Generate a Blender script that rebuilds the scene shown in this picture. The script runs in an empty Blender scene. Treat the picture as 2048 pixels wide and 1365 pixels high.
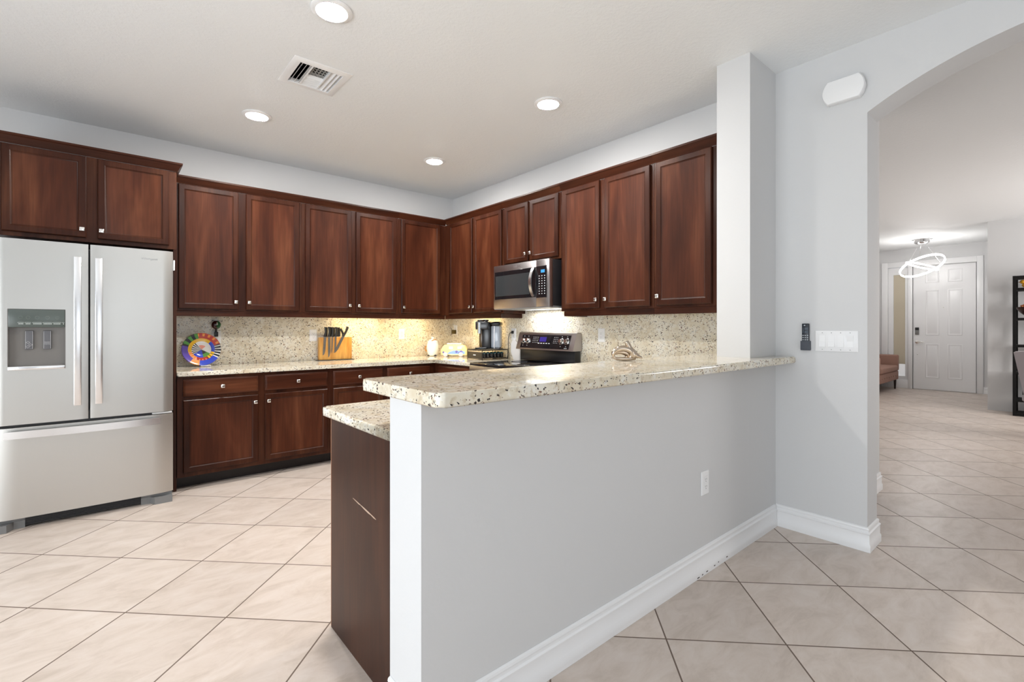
import bpy, bmesh, math, random
from mathutils import Vector, Matrix
random.seed(7)
S = bpy.context.scene
COL = S.collection
PI = math.pi
R = math.radians

# ------------------------------------------------------------------ camera, world, light, exposure
H = 1.246                                   # eye height
cam_d = bpy.data.cameras.new('camera')
cam_d.sensor_width = 36.0
cam_d.lens = 953.53 / 2048 * 36.0
cam_d.shift_y = -27.3 / 2048
cam_d.clip_start = 0.05
cam = bpy.data.objects.new('camera', cam_d)
cam.location = (0, 0, H)
cam.rotation_euler = (PI / 2, 0, R(49.604 - 90))
COL.objects.link(cam)
S.camera = cam

world = bpy.data.worlds.new('sky')
S.world = world
world.use_nodes = True
wn = world.node_tree.nodes
wn['Background'].inputs['Color'].default_value = (0.80, 0.90, 1.0, 1)
wn['Background'].inputs['Strength'].default_value = 1.0

def area(name, loc, rot, sx, sy, power, color=(1, 1, 1)):
    d = bpy.data.lights.new(name, 'AREA')
    d.shape = 'RECTANGLE'; d.size = sx; d.size_y = sy
    d.energy = power; d.color = color
    o = bpy.data.objects.new(name, d)
    o.location = loc; o.rotation_euler = rot
    COL.objects.link(o)
    return o
# daylight through the windows, plus added fill lamps (each lamp fills a window opening built below)
area('daylight_patio_doors', (-2.82, 0.95, 0.99), (0, R(-90), 0), 1.85, 2.9, 88, (0.88, 0.95, 1.0))
area('patio_ceiling_fill', (-2.84, 0.95, 0.9), (0, R(-125), 0), 1.6, 2.9, 32, (0.92, 0.965, 1.0))  # added fill lamp, aimed upward to brighten the ceiling
area('daylight_rear_window', (0.6, -3.12, 1.35), (R(90), 0, 0), 3.0, 2.0, 5, (0.95, 0.975, 1.0))
area('rear_ceiling_fill', (0.6, -3.14, 1.3), (R(128), 0, 0), 3.0, 1.9, 17, (0.95, 0.975, 1.0))  # second added fill, tilted up from the rear opening at the ceiling
area('front_room_fill', (8.3, -2.62, 1.65), (R(90), 0, 0), 2.6, 1.36, 140, (1.0, 0.96, 0.93))  # added lamp that lights the foyer from an unseen side

S.view_settings.view_transform = 'Standard'
S.view_settings.look = 'None'
S.view_settings.gamma = 1.0
S.view_settings.use_curve_mapping = False
S.view_settings.exposure = 0.05

# ------------------------------------------------------------------ materials
def srgb(r, g, b):
    f = lambda c: (c / 255 / 12.92) if c / 255 <= 0.04045 else ((c / 255 + 0.055) / 1.055) ** 2.4
    return (f(r), f(g), f(b), 1)

def mat(name, col, rough=0.5, metal=0.0, emit=None, estr=0.0, spec=0.5, trans=0.0, coat=0.0, alpha=1.0):
    m = bpy.data.materials.new(name)
    m.use_nodes = True
    b = m.node_tree.nodes['Principled BSDF']
    b.inputs['Base Color'].default_value = col
    b.inputs['Roughness'].default_value = rough
    b.inputs['Metallic'].default_value = metal
    b.inputs['Specular IOR Level'].default_value = spec
    b.inputs['Transmission Weight'].default_value = trans
    b.inputs['Coat Weight'].default_value = coat
    b.inputs['Alpha'].default_value = alpha
    if emit:
        b.inputs['Emission Color'].default_value = emit
        b.inputs['Emission Strength'].default_value = estr
    return m

class NT:
    """short hand for building node trees"""
    def __init__(s, m):
        s.t = m.node_tree; s.b = s.t.nodes['Principled BSDF']
    def n(s, kind, **kw):
        o = s.t.nodes.new(kind)
        for k, v in kw.items():
            if k.startswith('_'): setattr(o, k[1:], v)
            else: o.inputs[k.replace('__', ' ')].default_value = v
        return o
    def l(s, a, ai, b, bi): s.t.links.new(a.outputs[ai], b.inputs[bi])
    def ramp(s, stops, interp='LINEAR'):
        o = s.t.nodes.new('ShaderNodeValToRGB')
        e = o.color_ramp.elements
        o.color_ramp.interpolation = interp
        while len(e) < len(stops): e.new(0.5)
        for q, (p, c) in zip(e, stops): q.position = p; q.color = c
        return o
    def math(s, op, a=None, b=None, va=0.0, vb=0.0):
        o = s.t.nodes.new('ShaderNodeMath'); o.operation = op
        if a is not None: s.t.links.new(a, o.inputs[0])
        else: o.inputs[0].default_value = va
        if b is not None: s.t.links.new(b, o.inputs[1])
        else: o.inputs[1].default_value = vb
        return o.outputs[0]
    def mix(s, fac, a, b, blend='MIX'):
        o = s.t.nodes.new('ShaderNodeMix'); o.data_type = 'RGBA'; o.blend_type = blend
        for sock, v in ((o.inputs[0], fac), (o.inputs[6], a), (o.inputs[7], b)):
            if hasattr(v, 'is_output'): s.t.links.new(v, sock)
            else: sock.default_value = v
        return o.outputs[2]
    def bump(s, height, strength, dist):
        o = s.t.nodes.new('ShaderNodeBump')
        o.inputs['Strength'].default_value = strength; o.inputs['Distance'].default_value = dist
        s.t.links.new(height, o.inputs['Height']); s.t.links.new(o.outputs[0], s.b.inputs['Normal'])

def wall_mat(name, col, scale, strength, dist=0.002):
    m = mat(name, col, 0.62, spec=0.3)
    k = NT(m)
    tc = k.n('ShaderNodeTexCoord')
    nz = k.n('ShaderNodeTexNoise', Scale=scale, Detail=3.0, Roughness=0.6)
    k.l(tc, 'Object', nz, 'Vector')
    rp = k.ramp([(0.40, (0, 0, 0, 1)), (0.62, (1, 1, 1, 1))])
    k.l(nz, 'Fac', rp, 'Fac')
    k.bump(rp.outputs[0], strength, dist)
    return m
WALL = wall_mat('grey_wall_paint', (0.66, 0.66, 0.662, 1), 60, 0.06)
CEIL = wall_mat('textured_ceiling_paint', (0.84, 0.855, 0.86, 1), 55, 0.16, 0.004)
TRIM = mat('white_trim_paint', (0.86, 0.86, 0.865, 1), 0.32)
WHITE = mat('white_plastic', (0.85, 0.85, 0.85, 1), 0.3)
BLACK = mat('black_plastic', (0.012, 0.012, 0.014, 1), 0.3)
DARK = mat('dark_slot', (0.01, 0.01, 0.01, 1), 0.6)
BGLASS = mat('black_glass', (0.008, 0.008, 0.01, 1), 0.04, coat=0.5)
NICKEL = mat('satin_nickel', (0.82, 0.80, 0.77, 1), 0.22, 1.0)
CHROME = mat('polished_chrome', (0.88, 0.88, 0.88, 1), 0.08, 1.0)

def steel_mat(name, col, rough, axis):
    m = mat(name, col, rough, 1.0)
    k = NT(m)
    tc = k.n('ShaderNodeTexCoord')
    mp = k.n('ShaderNodeMapping')
    mp.inputs['Scale'].default_value = (3, 3, 500) if axis == 'x' else (500, 500, 3)
    nz = k.n('ShaderNodeTexNoise', Scale=1.0, Detail=2.0)
    k.l(tc, 'Object', mp, 'Vector'); k.l(mp, 'Vector', nz, 'Vector')
    mr = k.n('ShaderNodeMapRange'); mr.inputs['To Min'].default_value = rough - 0.05; mr.inputs['To Max'].default_value = rough + 0.07
    k.l(nz, 'Fac', mr, 'Value'); k.l(mr, 'Result', k.b, 'Roughness')
    return m
STEEL = steel_mat('brushed_stainless_steel', (0.58, 0.57, 0.545, 1), 0.34, 'x')
HSTEEL = mat('bright_handle_steel', (0.88, 0.88, 0.89, 1), 0.25, 1.0)
MWSTEEL = steel_mat('warm_grey_stainless', (0.47, 0.44, 0.44, 1), 0.3, 'x')

def wood_mat(name, horizontal=False, tone=1.0):
    m = mat(name, (0.1, 0.04, 0.02, 1), 0.32, spec=0.2)
    k = NT(m)
    tc = k.n('ShaderNodeTexCoord'); oi = k.n('ShaderNodeObjectInfo')
    off = k.n('ShaderNodeVectorMath', _operation='SCALE'); off.inputs['Scale'].default_value = 1.0
    cmb = k.n('ShaderNodeCombineXYZ')
    r1 = k.math('MULTIPLY', oi.outputs['Random'], None, vb=37.0)
    for i in range(3): k.t.links.new(r1, cmb.inputs[i])
    add = k.n('ShaderNodeVectorMath', _operation='ADD')
    k.l(tc, 'Object', add, 0); k.l(cmb, 'Vector', add, 1)
    mp = k.n('ShaderNodeMapping')
    mp.inputs['Scale'].default_value = (1.2, 8, 8) if horizontal else (8, 8, 1.2)
    k.l(add, 'Vector', mp, 'Vector')
    blot = k.n('ShaderNodeTexNoise', Scale=0.9, Detail=3.0, Roughness=0.55, Distortion=0.4)
    k.l(mp, 'Vector', blot, 'Vector')
    mp2 = k.n('ShaderNodeMapping')
    mp2.inputs['Scale'].default_value = (3, 90, 90) if horizontal else (90, 90, 3)
    k.l(add, 'Vector', mp2, 'Vector')
    gr = k.n('ShaderNodeTexNoise', Scale=1.0, Detail=4.0, Roughness=0.6)
    k.l(mp2, 'Vector', gr, 'Vector')
    t = tone
    rp = k.ramp([(0.26, (0.036 * t, 0.0095 * t, 0.0045 * t, 1)), (0.50, (0.072 * t, 0.0195 * t, 0.0085 * t, 1)), (0.74, (0.130 * t, 0.043 * t, 0.019 * t, 1))])
    k.l(blot, 'Fac', rp, 'Fac')
    rp2 = k.ramp([(0.3, (0.72, 0.72, 0.72, 1)), (0.7, (1.1, 1.1, 1.1, 1))])
    k.l(gr, 'Fac', rp2, 'Fac')
    c = k.mix(1.0, rp.outputs[0], rp2.outputs[0], 'MULTIPLY')
    k.t.links.new(c, k.b.inputs['Base Color'])
    return m
WOOD = wood_mat('dark_cherry_stained_wood')
WOODH = wood_mat('dark_cherry_stained_wood_drawer', True)
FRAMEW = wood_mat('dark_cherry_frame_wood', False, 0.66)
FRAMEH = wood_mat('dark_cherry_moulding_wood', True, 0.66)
PANEL = wood_mat('espresso_end_panel_wood', False, 0.5)
KICK = mat('black_toe_kick', (0.010, 0.005, 0.004, 1), 0.5)

def granite_mat(name, rough=0.06):
    m = mat(name, (0.7, 0.65, 0.5, 1), rough, spec=0.5)
    k = NT(m)
    tc = k.n('ShaderNodeTexCoord')
    big = k.n('ShaderNodeTexNoise', Scale=7.0, Detail=4.0, Roughness=0.6)
    k.l(tc, 'Object', big, 'Vector')
    base = k.ramp([(0.30, (0.66, 0.57, 0.42, 1)), (0.48, (0.76, 0.70, 0.57, 1)), (0.68, (0.82, 0.79, 0.71, 1))])
    k.l(big, 'Fac', base, 'Fac')
    mid = k.n('ShaderNodeTexNoise', Scale=42.0, Detail=3.0, Roughness=0.65)
    k.l(tc, 'Object', mid, 'Vector')
    rm = k.ramp([(0.53, (0, 0, 0, 1)), (0.63, (1, 1, 1, 1))])
    k.l(mid, 'Fac', rm, 'Fac')
    c1 = k.mix(k.math('MULTIPLY', rm.outputs[0], None, vb=0.7), base.outputs[0], (0.55, 0.45, 0.31, 1))
    # dark mineral flecks, stretched and warped a little
    mp = k.n('ShaderNodeMapping'); mp.inputs['Scale'].default_value = (0.75, 1.0, 1.3); mp.inputs['Rotation'].default_value = (0.5, 0.4, 0.6)
    wz = k.n('ShaderNodeTexNoise', Scale=55.0, Detail=2.0)
    k.l(tc, 'Object', wz, 'Vector')
    wv = k.n('ShaderNodeVectorMath', _operation='SCALE'); wv.inputs['Scale'].default_value = 0.03
    k.l(wz, 'Color', wv, 0)
    ad = k.n('ShaderNodeVectorMath', _operation='ADD')
    k.l(tc, 'Object', ad, 0); k.l(wv, 'Vector', ad, 1); k.l(ad, 'Vector', mp, 'Vector')
    vo = k.n('ShaderNodeTexVoronoi', Scale=105.0); vo.feature = 'F1'
    k.l(mp, 'Vector', vo, 'Vector')
    near = k.math('LESS_THAN', vo.outputs['Distance'], None, vb=0.42)
    sp = k.n('ShaderNodeSeparateColor'); k.l(vo, 'Color', sp, 'Color')
    pick = k.math('GREATER_THAN', sp.outputs[0], None, vb=0.70)
    clump = k.n('ShaderNodeTexNoise', Scale=14.0, Detail=2.0); k.l(tc, 'Object', clump, 'Vector')
    cl = k.math('GREATER_THAN', clump.outputs['Fac'], None, vb=0.42)
    msk = k.math('MULTIPLY', near, pick); msk = k.math('MULTIPLY', msk, cl)
    fc = k.ramp([(0.0, (0.035, 0.028, 0.026, 1)), (0.45, (0.05, 0.035, 0.03, 1)), (0.55, (0.17, 0.07, 0.045, 1)), (0.8, (0.16, 0.13, 0.11, 1))], 'CONSTANT')
    k.l(sp, 1, fc, 'Fac')
    c2 = k.mix(msk, c1, fc.outputs[0])
    # pale quartz spots
    v2 = k.n('ShaderNodeTexVoronoi', Scale=48.0); k.l(ad, 'Vector', v2, 'Vector')
    s2 = k.n('ShaderNodeSeparateColor'); k.l(v2, 'Color', s2, 'Color')
    q = k.math('MULTIPLY', k.math('LESS_THAN', v2.outputs['Distance'], None, vb=0.42), k.math('GREATER_THAN', s2.outputs[2], None, vb=0.8))
    c3 = k.mix(k.math('MULTIPLY', q, None, vb=0.6), c2, (0.84, 0.82, 0.76, 1))
    k.t.links.new(c3, k.b.inputs['Base Color'])
    return m
GRANITE = granite_mat('polished_cream_granite')
SPLASH = granite_mat('granite_backsplash_slab', 0.16)

def tile_mat():
    m = mat('beige_ceramic_floor_tile', (0.6, 0.5, 0.42, 1), 0.33, spec=0.45)
    k = NT(m)
    tc = k.n('ShaderNodeTexCoord')
    s = 0.46217
    a = R(-44.771)
    def coord(ang, off):
        d = k.n('ShaderNodeVectorMath', _operation='DOT_PRODUCT')
        k.l(tc, 'Object', d, 0)
        d.inputs[1].default_value = (math.cos(ang) / s, math.sin(ang) / s, 0)
        return k.math('SUBTRACT', d.outputs['Value'], None, vb=off)
    q1, q2 = coord(a, 0.01411), coord(a + PI / 2, 0.21118)
    def edge(q):
        f = k.math('FRACT', q)
        return k.math('MINIMUM', f, k.math('SUBTRACT', None, f, va=1.0))
    e = k.math('MINIMUM', edge(q1), edge(q2))
    g = k.n('ShaderNodeMapRange', _interpolation_type='SMOOTHSTEP')
    g.inputs['From Min'].default_value = 0.0048; g.inputs['From Max'].default_value = 0.0085
    k.t.links.new(e, g.inputs['Value'])
    cm = k.n('ShaderNodeCombineXYZ')
    k.t.links.new(k.math('FLOOR', q1), cm.inputs[0]); k.t.links.new(k.math('FLOOR', q2), cm.inputs[1])
    wnz = k.n('ShaderNodeTexWhiteNoise'); k.l(cm, 'Vector', wnz, 'Vector')
    sh = k.n('ShaderNodeVectorMath', _operation='SCALE'); sh.inputs['Scale'].default_value = 9.0
    k.l(wnz, 'Color', sh, 0)
    ad = k.n('ShaderNodeVectorMath', _operation='ADD'); k.l(tc, 'Object', ad, 0); k.l(sh, 'Vector', ad, 1)
    mp = k.n('ShaderNodeMapping'); mp.inputs['Rotation'].default_value = (0, 0, R(20)); mp.inputs['Scale'].default_value = (1.0, 2.2, 1.0)
    k.l(ad, 'Vector', mp, 'Vector')
    n1 = k.n('ShaderNodeTexNoise', Scale=5.0, Detail=7.0, Roughness=0.68, Distortion=0.6); k.l(mp, 'Vector', n1, 'Vector')
    rp = k.ramp([(0.30, (0.53, 0.445, 0.38, 1)), (0.50, (0.63, 0.54, 0.475, 1)), (0.70, (0.69, 0.61, 0.555, 1))])
    k.l(n1, 'Fac', rp, 'Fac')
    v = k.n('ShaderNodeMapRange'); v.inputs['To Min'].default_value = 0.93; v.inputs['To Max'].default_value = 1.04
    k.l(wnz, 'Value', v, 'Value')
    cc = k.n('ShaderNodeCombineColor')
    for i in range(3): k.l(v, 'Result', cc, i)
    tcol = k.mix(1.0, rp.outputs[0], cc.outputs[0], 'MULTIPLY')
    c = k.mix(g.outputs[0], (0.15, 0.105, 0.08, 1), tcol)
    k.t.links.new(c, k.b.inputs['Base Color'])
    rr = k.n('ShaderNodeMapRange'); rr.inputs['To Min'].default_value = 0.8; rr.inputs['To Max'].default_value = 0.33
    k.l(g, 'Result', rr, 'Value'); k.l(rr, 'Result', k.b, 'Roughness')
    hb = k.math('ADD', g.outputs[0], k.math('MULTIPLY', n1.outputs['Fac'], None, vb=0.5))
    k.bump(hb, 0.25, 0.003)
    return m
TILE = tile_mat()

# ------------------------------------------------------------------ mesh builder
class MB:
    def __init__(s): s.bm = bmesh.new(); s.mi = 0
    def m(s, i): s.mi = i; return s
    def face(s, vs):
        try:
            f = s.bm.faces.new(vs); f.material_index = s.mi
        except ValueError: pass
    def box(s, a, b, bev=0.0, seg=2, mtx=None):
        t = bmesh.new()
        x0, y0, z0 = a; x1, y1, z1 = b
        p = [(x0, y0, z0), (x1, y0, z0), (x1, y1, z0), (x0, y1, z0), (x0, y0, z1), (x1, y0, z1), (x1, y1, z1), (x0, y1, z1)]
        v = [t.verts.new(q) for q in p]
        for q in ((0, 3, 2, 1), (4, 5, 6, 7), (0, 1, 5, 4), (1, 2, 6, 5), (2, 3, 7, 6), (3, 0, 4, 7)): t.faces.new([v[i] for i in q])
        if bev > 0: bmesh.ops.bevel(t, geom=t.edges[:], offset=bev, segments=seg, profile=0.5, affect='EDGES')
        s._merge(t, mtx); return s
    def _merge(s, t, mtx=None):
        t.verts.index_update()
        nv = [s.bm.verts.new((mtx @ v.co) if mtx else v.co) for v in t.verts]
        for f in t.faces: s.face([nv[v.index] for v in f.verts])
        t.free()
    def loops(s, ls, cap=True, closed=True):
        vs = [[s.bm.verts.new(p) for p in l] for l in ls]
        n = len(vs[0])
        for a, b in zip(vs, vs[1:]):
            for i in range(n if closed else n - 1):
                j = (i + 1) % n
                s.face([a[i], a[j], b[j], b[i]])
        if cap: s.face(vs[0][::-1]); s.face(vs[-1])
        return s
    def prism(s, poly, axis, t0, t1):
        def P(p, t):
            a, b = p
            return {'x': (t, a, b), 'y': (a, t, b), 'z': (a, b, t)}[axis]
        return s.loops([[P(p, t0) for p in poly], [P(p, t1) for p in poly]])
    def nested(s, x0, x1, z0, z1, levels):
        """stack of rectangles in the local XZ plane facing -Y: (inset, y)"""
        return s.loops([[(x0 + i, y, z0 + i), (x1 - i, y, z0 + i), (x1 - i, y, z1 - i), (x0 + i, y, z1 - i)] for i, y in levels])
    def lathe(s, prof, c=(0, 0, 0), seg=32, axis='z', cap=True):
        c = Vector(c); ls = []
        for r, h in prof:
            l = []
            for i in range(seg):
                a = 2 * PI * i / seg
                u, v = r * math.cos(a), r * math.sin(a)
                l.append(c + Vector({'z': (u, v, h), 'y': (u, h, v), 'x': (h, u, v)}[axis]))
            ls.append(l)
        return s.loops(ls, cap)
    def cyl(s, p0, p1, r, seg=16): return s.tube([p0, p1], r, seg)
    def tube(s, pts, r, seg=10, closed=False, flat=1.0, up=None):
        pts = [Vector(p) for p in pts]; n = len(pts); ls = []
        rs = r if isinstance(r, (list, tuple)) else [r] * n
        t0 = (pts[1] - pts[0]).normalized()
        nrm = Vector(up) if up else t0.orthogonal().normalized()
        for i, p in enumerate(pts):
            if closed: t = (pts[(i + 1) % n] - pts[i - 1]).normalized()
            else: t = (pts[min(i + 1, n - 1)] - pts[max(i - 1, 0)]).normalized()
            nrm = (nrm - t * nrm.dot(t)).normalized()
            bn = t.cross(nrm)
            ls.append([p + (nrm * math.cos(2 * PI * k / seg) * flat + bn * math.sin(2 * PI * k / seg)) * rs[i] for k in range(seg)])
        if closed: ls.append(ls[0])
        return s.loops(ls, not closed)
    def ball(s, c, r, seg=16, sc=(1, 1, 1)):
        c = Vector(c); ls = []
        n = seg // 2
        for j in range(n + 1):
            a = -PI / 2 + PI * j / n
            rr = max(math.cos(a), 0.02)
            ls.append([c + Vector((r * rr * math.cos(2 * PI * i / seg) * sc[0], r * rr * math.sin(2 * PI * i / seg) * sc[1], r * math.sin(a) * sc[2])) for i in range(seg)])
        return s.loops(ls)
    def sweep(s, path, prof, side=1):
        """profile (out, z) swept along an open XY path with mitred corners; out is to the left of travel when side = 1"""
        P = [Vector((p[0], p[1])) for p in path]; n = len(P); ls = []
        for i in range(n):
            d0 = (P[i] - P[i - 1]).normalized() if i else (P[1] - P[0]).normalized()
            d1 = (P[i + 1] - P[i]).normalized() if i < n - 1 else d0
            n0, n1 = Vector((-d0.y, d0.x)) * side, Vector((-d1.y, d1.x)) * side
            mt = (n0 + n1).normalized(); k = 1 / max(mt.dot(n0), 0.2)
            ls.append([(P[i].x + mt.x * o * k, P[i].y + mt.y * o * k, z) for o, z in prof])
        return s.loops(ls)
    def build(s, name, mats, parent=None, loc=(0, 0, 0), rot=(0, 0, 0), smooth=True):
        bmesh.ops.recalc_face_normals(s.bm, faces=s.bm.faces[:])
        me = bpy.data.meshes.new(name); s.bm.to_mesh(me); s.bm.free()
        for q in (mats if isinstance(mats, (list, tuple)) else [mats]): me.materials.append(q)
        if smooth:
            me.polygons.foreach_set('use_smooth', [True] * len(me.polygons))
            me.set_sharp_from_angle(angle=R(38))
        o = bpy.data.objects.new(name, me); COL.objects.link(o)
        o.location = loc; o.rotation_euler = rot
        if parent: o.parent = parent
        return o

def tag(o, label, cat, group=None):
    o['label'] = label; o['category'] = cat
    if group: o['group'] = group
    return o
def thing(name, label, cat, loc=(0, 0, 0), rot=(0, 0, 0), group=None):
    o = bpy.data.objects.new(name, None); COL.objects.link(o)
    o.empty_display_size = 0.05
    o.location = loc; o.rotation_euler = rot
    return tag(o, label, cat, group)
def struct(o): o['kind'] = 'structure'; return o
def dup(root, loc, rot, label, group=None):
    r = root.copy(); COL.objects.link(r); r.location = loc; r.rotation_euler = rot
    r['label'] = label
    if group: r['group'] = group
    for ch in list(root.children):
        c = ch.copy(); COL.objects.link(c); c.parent = r
        for g in ch.children:
            d = g.copy(); COL.objects.link(d); d.parent = c
    return r
def cut(o, a, b):
    """cut a box-shaped hole (local coordinates) out of a mesh object"""
    bpy.context.view_layer.update()
    k = MB().box(a, b).build('cutter', DARK, smooth=False)
    k.matrix_world = o.matrix_world
    md = o.modifiers.new('hole', 'BOOLEAN'); md.object = k; md.operation = 'DIFFERENCE'; md.solver = 'EXACT'
    bpy.context.view_layer.update()
    me = bpy.data.meshes.new_from_object(o.evaluated_get(bpy.context.evaluated_depsgraph_get()))
    o.modifiers.clear(); o.data = me
    bpy.data.objects.remove(k)
def text(name, body, size, m, parent, loc, rot=(PI / 2, 0, 0), ext=0.0004):
    c = bpy.data.curves.new(name, 'FONT'); c.body = body; c.size = size; c.extrude = ext
    c.align_x = 'CENTER'; c.align_y = 'CENTER'; c.materials.append(m)
    t_ = bpy.data.objects.new('lettering', c); COL.objects.link(t_)
    bpy.context.view_layer.update()
    me = bpy.data.meshes.new_from_object(t_.evaluated_get(bpy.context.evaluated_depsgraph_get()))
    bpy.data.objects.remove(t_)
    o = bpy.data.objects.new(name, me); COL.objects.link(o)
    o.location = loc; o.rotation_euler = rot; o.parent = parent
    return o

# ------------------------------------------------------------------ room shell
CZ = 2.847
XR, YB = 3.306, 5.03         # kitchen right wall, back wall
XA0, XA1 = 3.22, 3.42        # arch wall
FX = 12.45                   # foyer door wall
def wall(name, a, b, m=WALL): return struct(MB().box(a, b).build(name, m, smooth=False))
floor = struct(MB().box((-2.9, -3.2, -0.05), (12.7, 5.13, 0.0)).build('floor', TILE, smooth=False))
ceiling = struct(MB().box((-2.9, -3.2, CZ), (12.7, 5.13, CZ + 0.1)).build('ceiling', CEIL, smooth=False))
VX0, VX1, VY0, VY1 = 0.843, 1.190, 2.956, 3.322
cut(ceiling, (VX0 + 0.04, VY0 + 0.04, CZ - 0.1), (VX1 - 0.04, VY1 - 0.04, CZ + 0.2))
wall('wall_back', (-2.8, YB, 0), (3.42, YB + 0.1, CZ))
wall('wall_right', (XR, 1.412, 0), (3.42, YB, CZ))
# left wall with the patio door opening, rear wall with a window opening
w = MB()
w.box((-2.8, 2.40, 0), (-2.7, YB, CZ)); w.box((-2.8, -3.1, 0), (-2.7, -0.50, CZ)); w.box((-2.8, -0.50, 2.4), (-2.7, 2.40, CZ))
struct(w.build('wall_left', WALL, smooth=False))
w = MB()
w.box((-2.8, -3.1, 0), (-0.9, -3.0, CZ)); w.box((2.1, -3.1, 0), (3.42, -3.0, CZ))
w.box((-0.9, -3.1, 0), (2.1, -3.0, 0.35)); w.box((-0.9, -3.1, 2.35), (2.1, -3.0, CZ))
struct(w.build('wall_rear', WALL, smooth=False))
# wall with the arch
AY0, AY1, AS, AR = -0.962, 0.738, 2.442, 0.23
hw = (AY1 - AY0) / 2; RR = (hw * hw + AR * AR) / (2 * AR); yc = (AY0 + AY1) / 2; zc = AS + AR - RR
arch = [(AY0 + (AY1 - AY0) * i / 48, 0) for i in range(49)]
arch = [(y, zc + math.sqrt(RR * RR - (y - yc) ** 2)) for y, _ in arch]
w = MB()
w.prism([(1.411, 0), (1.411, CZ), (-3.0, CZ), (-3.0, 0), (AY0, 0)] + arch + [(AY1, 0)], 'x', XA0, XA1)
struct(w.build('wall_arch', WALL, smooth=True))
# peninsula half wall and the full height stub at its end
PX0, PY0, PY1 = 0.690, 1.214, 1.412
PZ = 1.026
wall('wall_peninsula', (PX0, PY0, 0), (2.8495, PY1, PZ))
wall('wall_column', (2.85, PY0, 0), (XA0, PY1, CZ))
# hall and foyer beyond the arch
wall('wall_hall', (4.35, 0.962, 0), (4.53, 3.3, CZ))
wall('wall_foyer_back', (3.42, 3.3, 0), (FX, 3.4, CZ))
w = MB()
DY0, DY1, DZ = 1.155, 2.105, 2.485       # door opening
GY0, GY1 = 2.165, 2.50                   # side light opening
w.box((FX, -2.6, 0), (FX + 0.12, DY0, CZ)); w.box((FX, DY0, DZ), (FX + 0.12, GY1, CZ))
w.box((FX, DY1, 0), (FX + 0.12, GY0, DZ)); w.box((FX, GY1, 0), (FX + 0.12, 3.4, CZ)); w.box((FX, GY0, 0), (FX + 0.12, GY1, 0.16))
struct(w.build('wall_foyer_door', WALL, smooth=False))
wall('wall_foyer_right', (10.15, 0.72, 0), (FX, 0.83, CZ))
wall('wall_front_room', (10.15, -2.6, 0), (10.27, 0.72, CZ))
w = MB()
w.box((3.42, -2.6, 0), (7.0, -2.5, CZ)); w.box((9.6, -2.6, 0), (10.15, -2.5, CZ))
w.box((7.0, -2.6, 0), (9.6, -2.5, 0.95)); w.box((7.0, -2.6, 2.35), (9.6, -2.5, CZ))
struct(w.build('wall_front_windows', WALL, smooth=False))

BB = [(0.0, 0.0), (0.017, 0.0), (0.017, 0.018), (0.017, 0.040), (0.012, 0.047), (0.012, 0.094), (0.015, 0.097), (0.015, 0.103), (0.009, 0.108), (0.007, 0.118), (0.009, 0.122), (0.007, 0.130), (0.0, 0.134)]
BB = [(o + 0.0006, z + 0.0005) for o, z in BB]
def base(name, path, side): return struct(MB().sweep(path, BB, side).build(name, TRIM))
base('baseboard_peninsula', [(PX0, PY1 - 0.002), (PX0, PY0), (XA0 - 0.0175, PY0)], -1)
base('baseboard_arch', [(XA0, PY0 - 0.002), (XA0, AY1), (XA1, AY1), (XA1, 0.94)], -1)
base('baseboard_arch_far', [(XA0, -2.98), (XA0, AY0), (XA1, AY0)], 1)
base('baseboard_hall', [(4.35, 1.3), (4.35, 0.962), (4.53, 0.962), (4.53, 3.28)], -1)
base('baseboard_front_room', [(11.9, 0.83), (10.15, 0.83), (10.15, -2.4)], 1)
base('baseboard_foyer', [(FX, 0.832), (FX, 1.072)], 1)
CHIP = mat('bare_dark_chip', srgb(60, 50, 44), 0.8)
bbp = bpy.data.objects['baseboard_peninsula']
for x, z, l_ in ((2.217, 0.006, 0.020), (2.262, 0.008, 0.011), (2.305, 0.010, 0.016), (2.385, 0.014, 0.012), (2.43, 0.019, 0.007), (2.52, 0.017, 0.014)):
    MB().box((x, PY0 - 0.0184, z), (x + l_, PY0 - 0.0172, z + 0.0045)).build('paint_chip', CHIP, bbp, smooth=False)
# ------------------------------------------------------------------ windows that let the daylight in (behind the photographer)
def window_frame(name, o0, o1, bars):
    b = MB()
    for q in bars: b.box(*q)
    return struct(b.build(name, TRIM, smooth=False))
fr = []
for y in (-0.50, 0.44, 1.41, 2.35): fr.append(((-2.79, y, 0.0), (-2.71, y + 0.05, 2.4)))
fr += [((-2.79, -0.50, 0.0), (-2.71, 2.40, 0.06)), ((-2.79, -0.50, 2.34), (-2.71, 2.40, 2.4))]
window_frame('door_2', None, None, fr)
fr = []
for x in (-0.9, 0.575, 2.05): fr.append(((x, -3.09, 0.35), (x + 0.05, -3.01, 2.35)))
fr += [((-0.9, -3.09, 0.35), (2.1, -3.01, 0.40)), ((-0.9, -3.09, 2.30), (2.1, -3.01, 2.35))]
window_frame('window_2', None, None, fr)
fr = []
for x in (7.0, 8.275, 9.55): fr.append(((x, -2.59, 0.95), (x + 0.05, -2.51, 2.35)))
fr += [((7.0, -2.59, 0.95), (9.6, -2.51, 1.00)), ((7.0, -2.59, 2.30), (9.6, -2.51, 2.35))]
window_frame('window_3', None, None, fr)  # unseen window added as an opening for the foyer fill lamp

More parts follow.
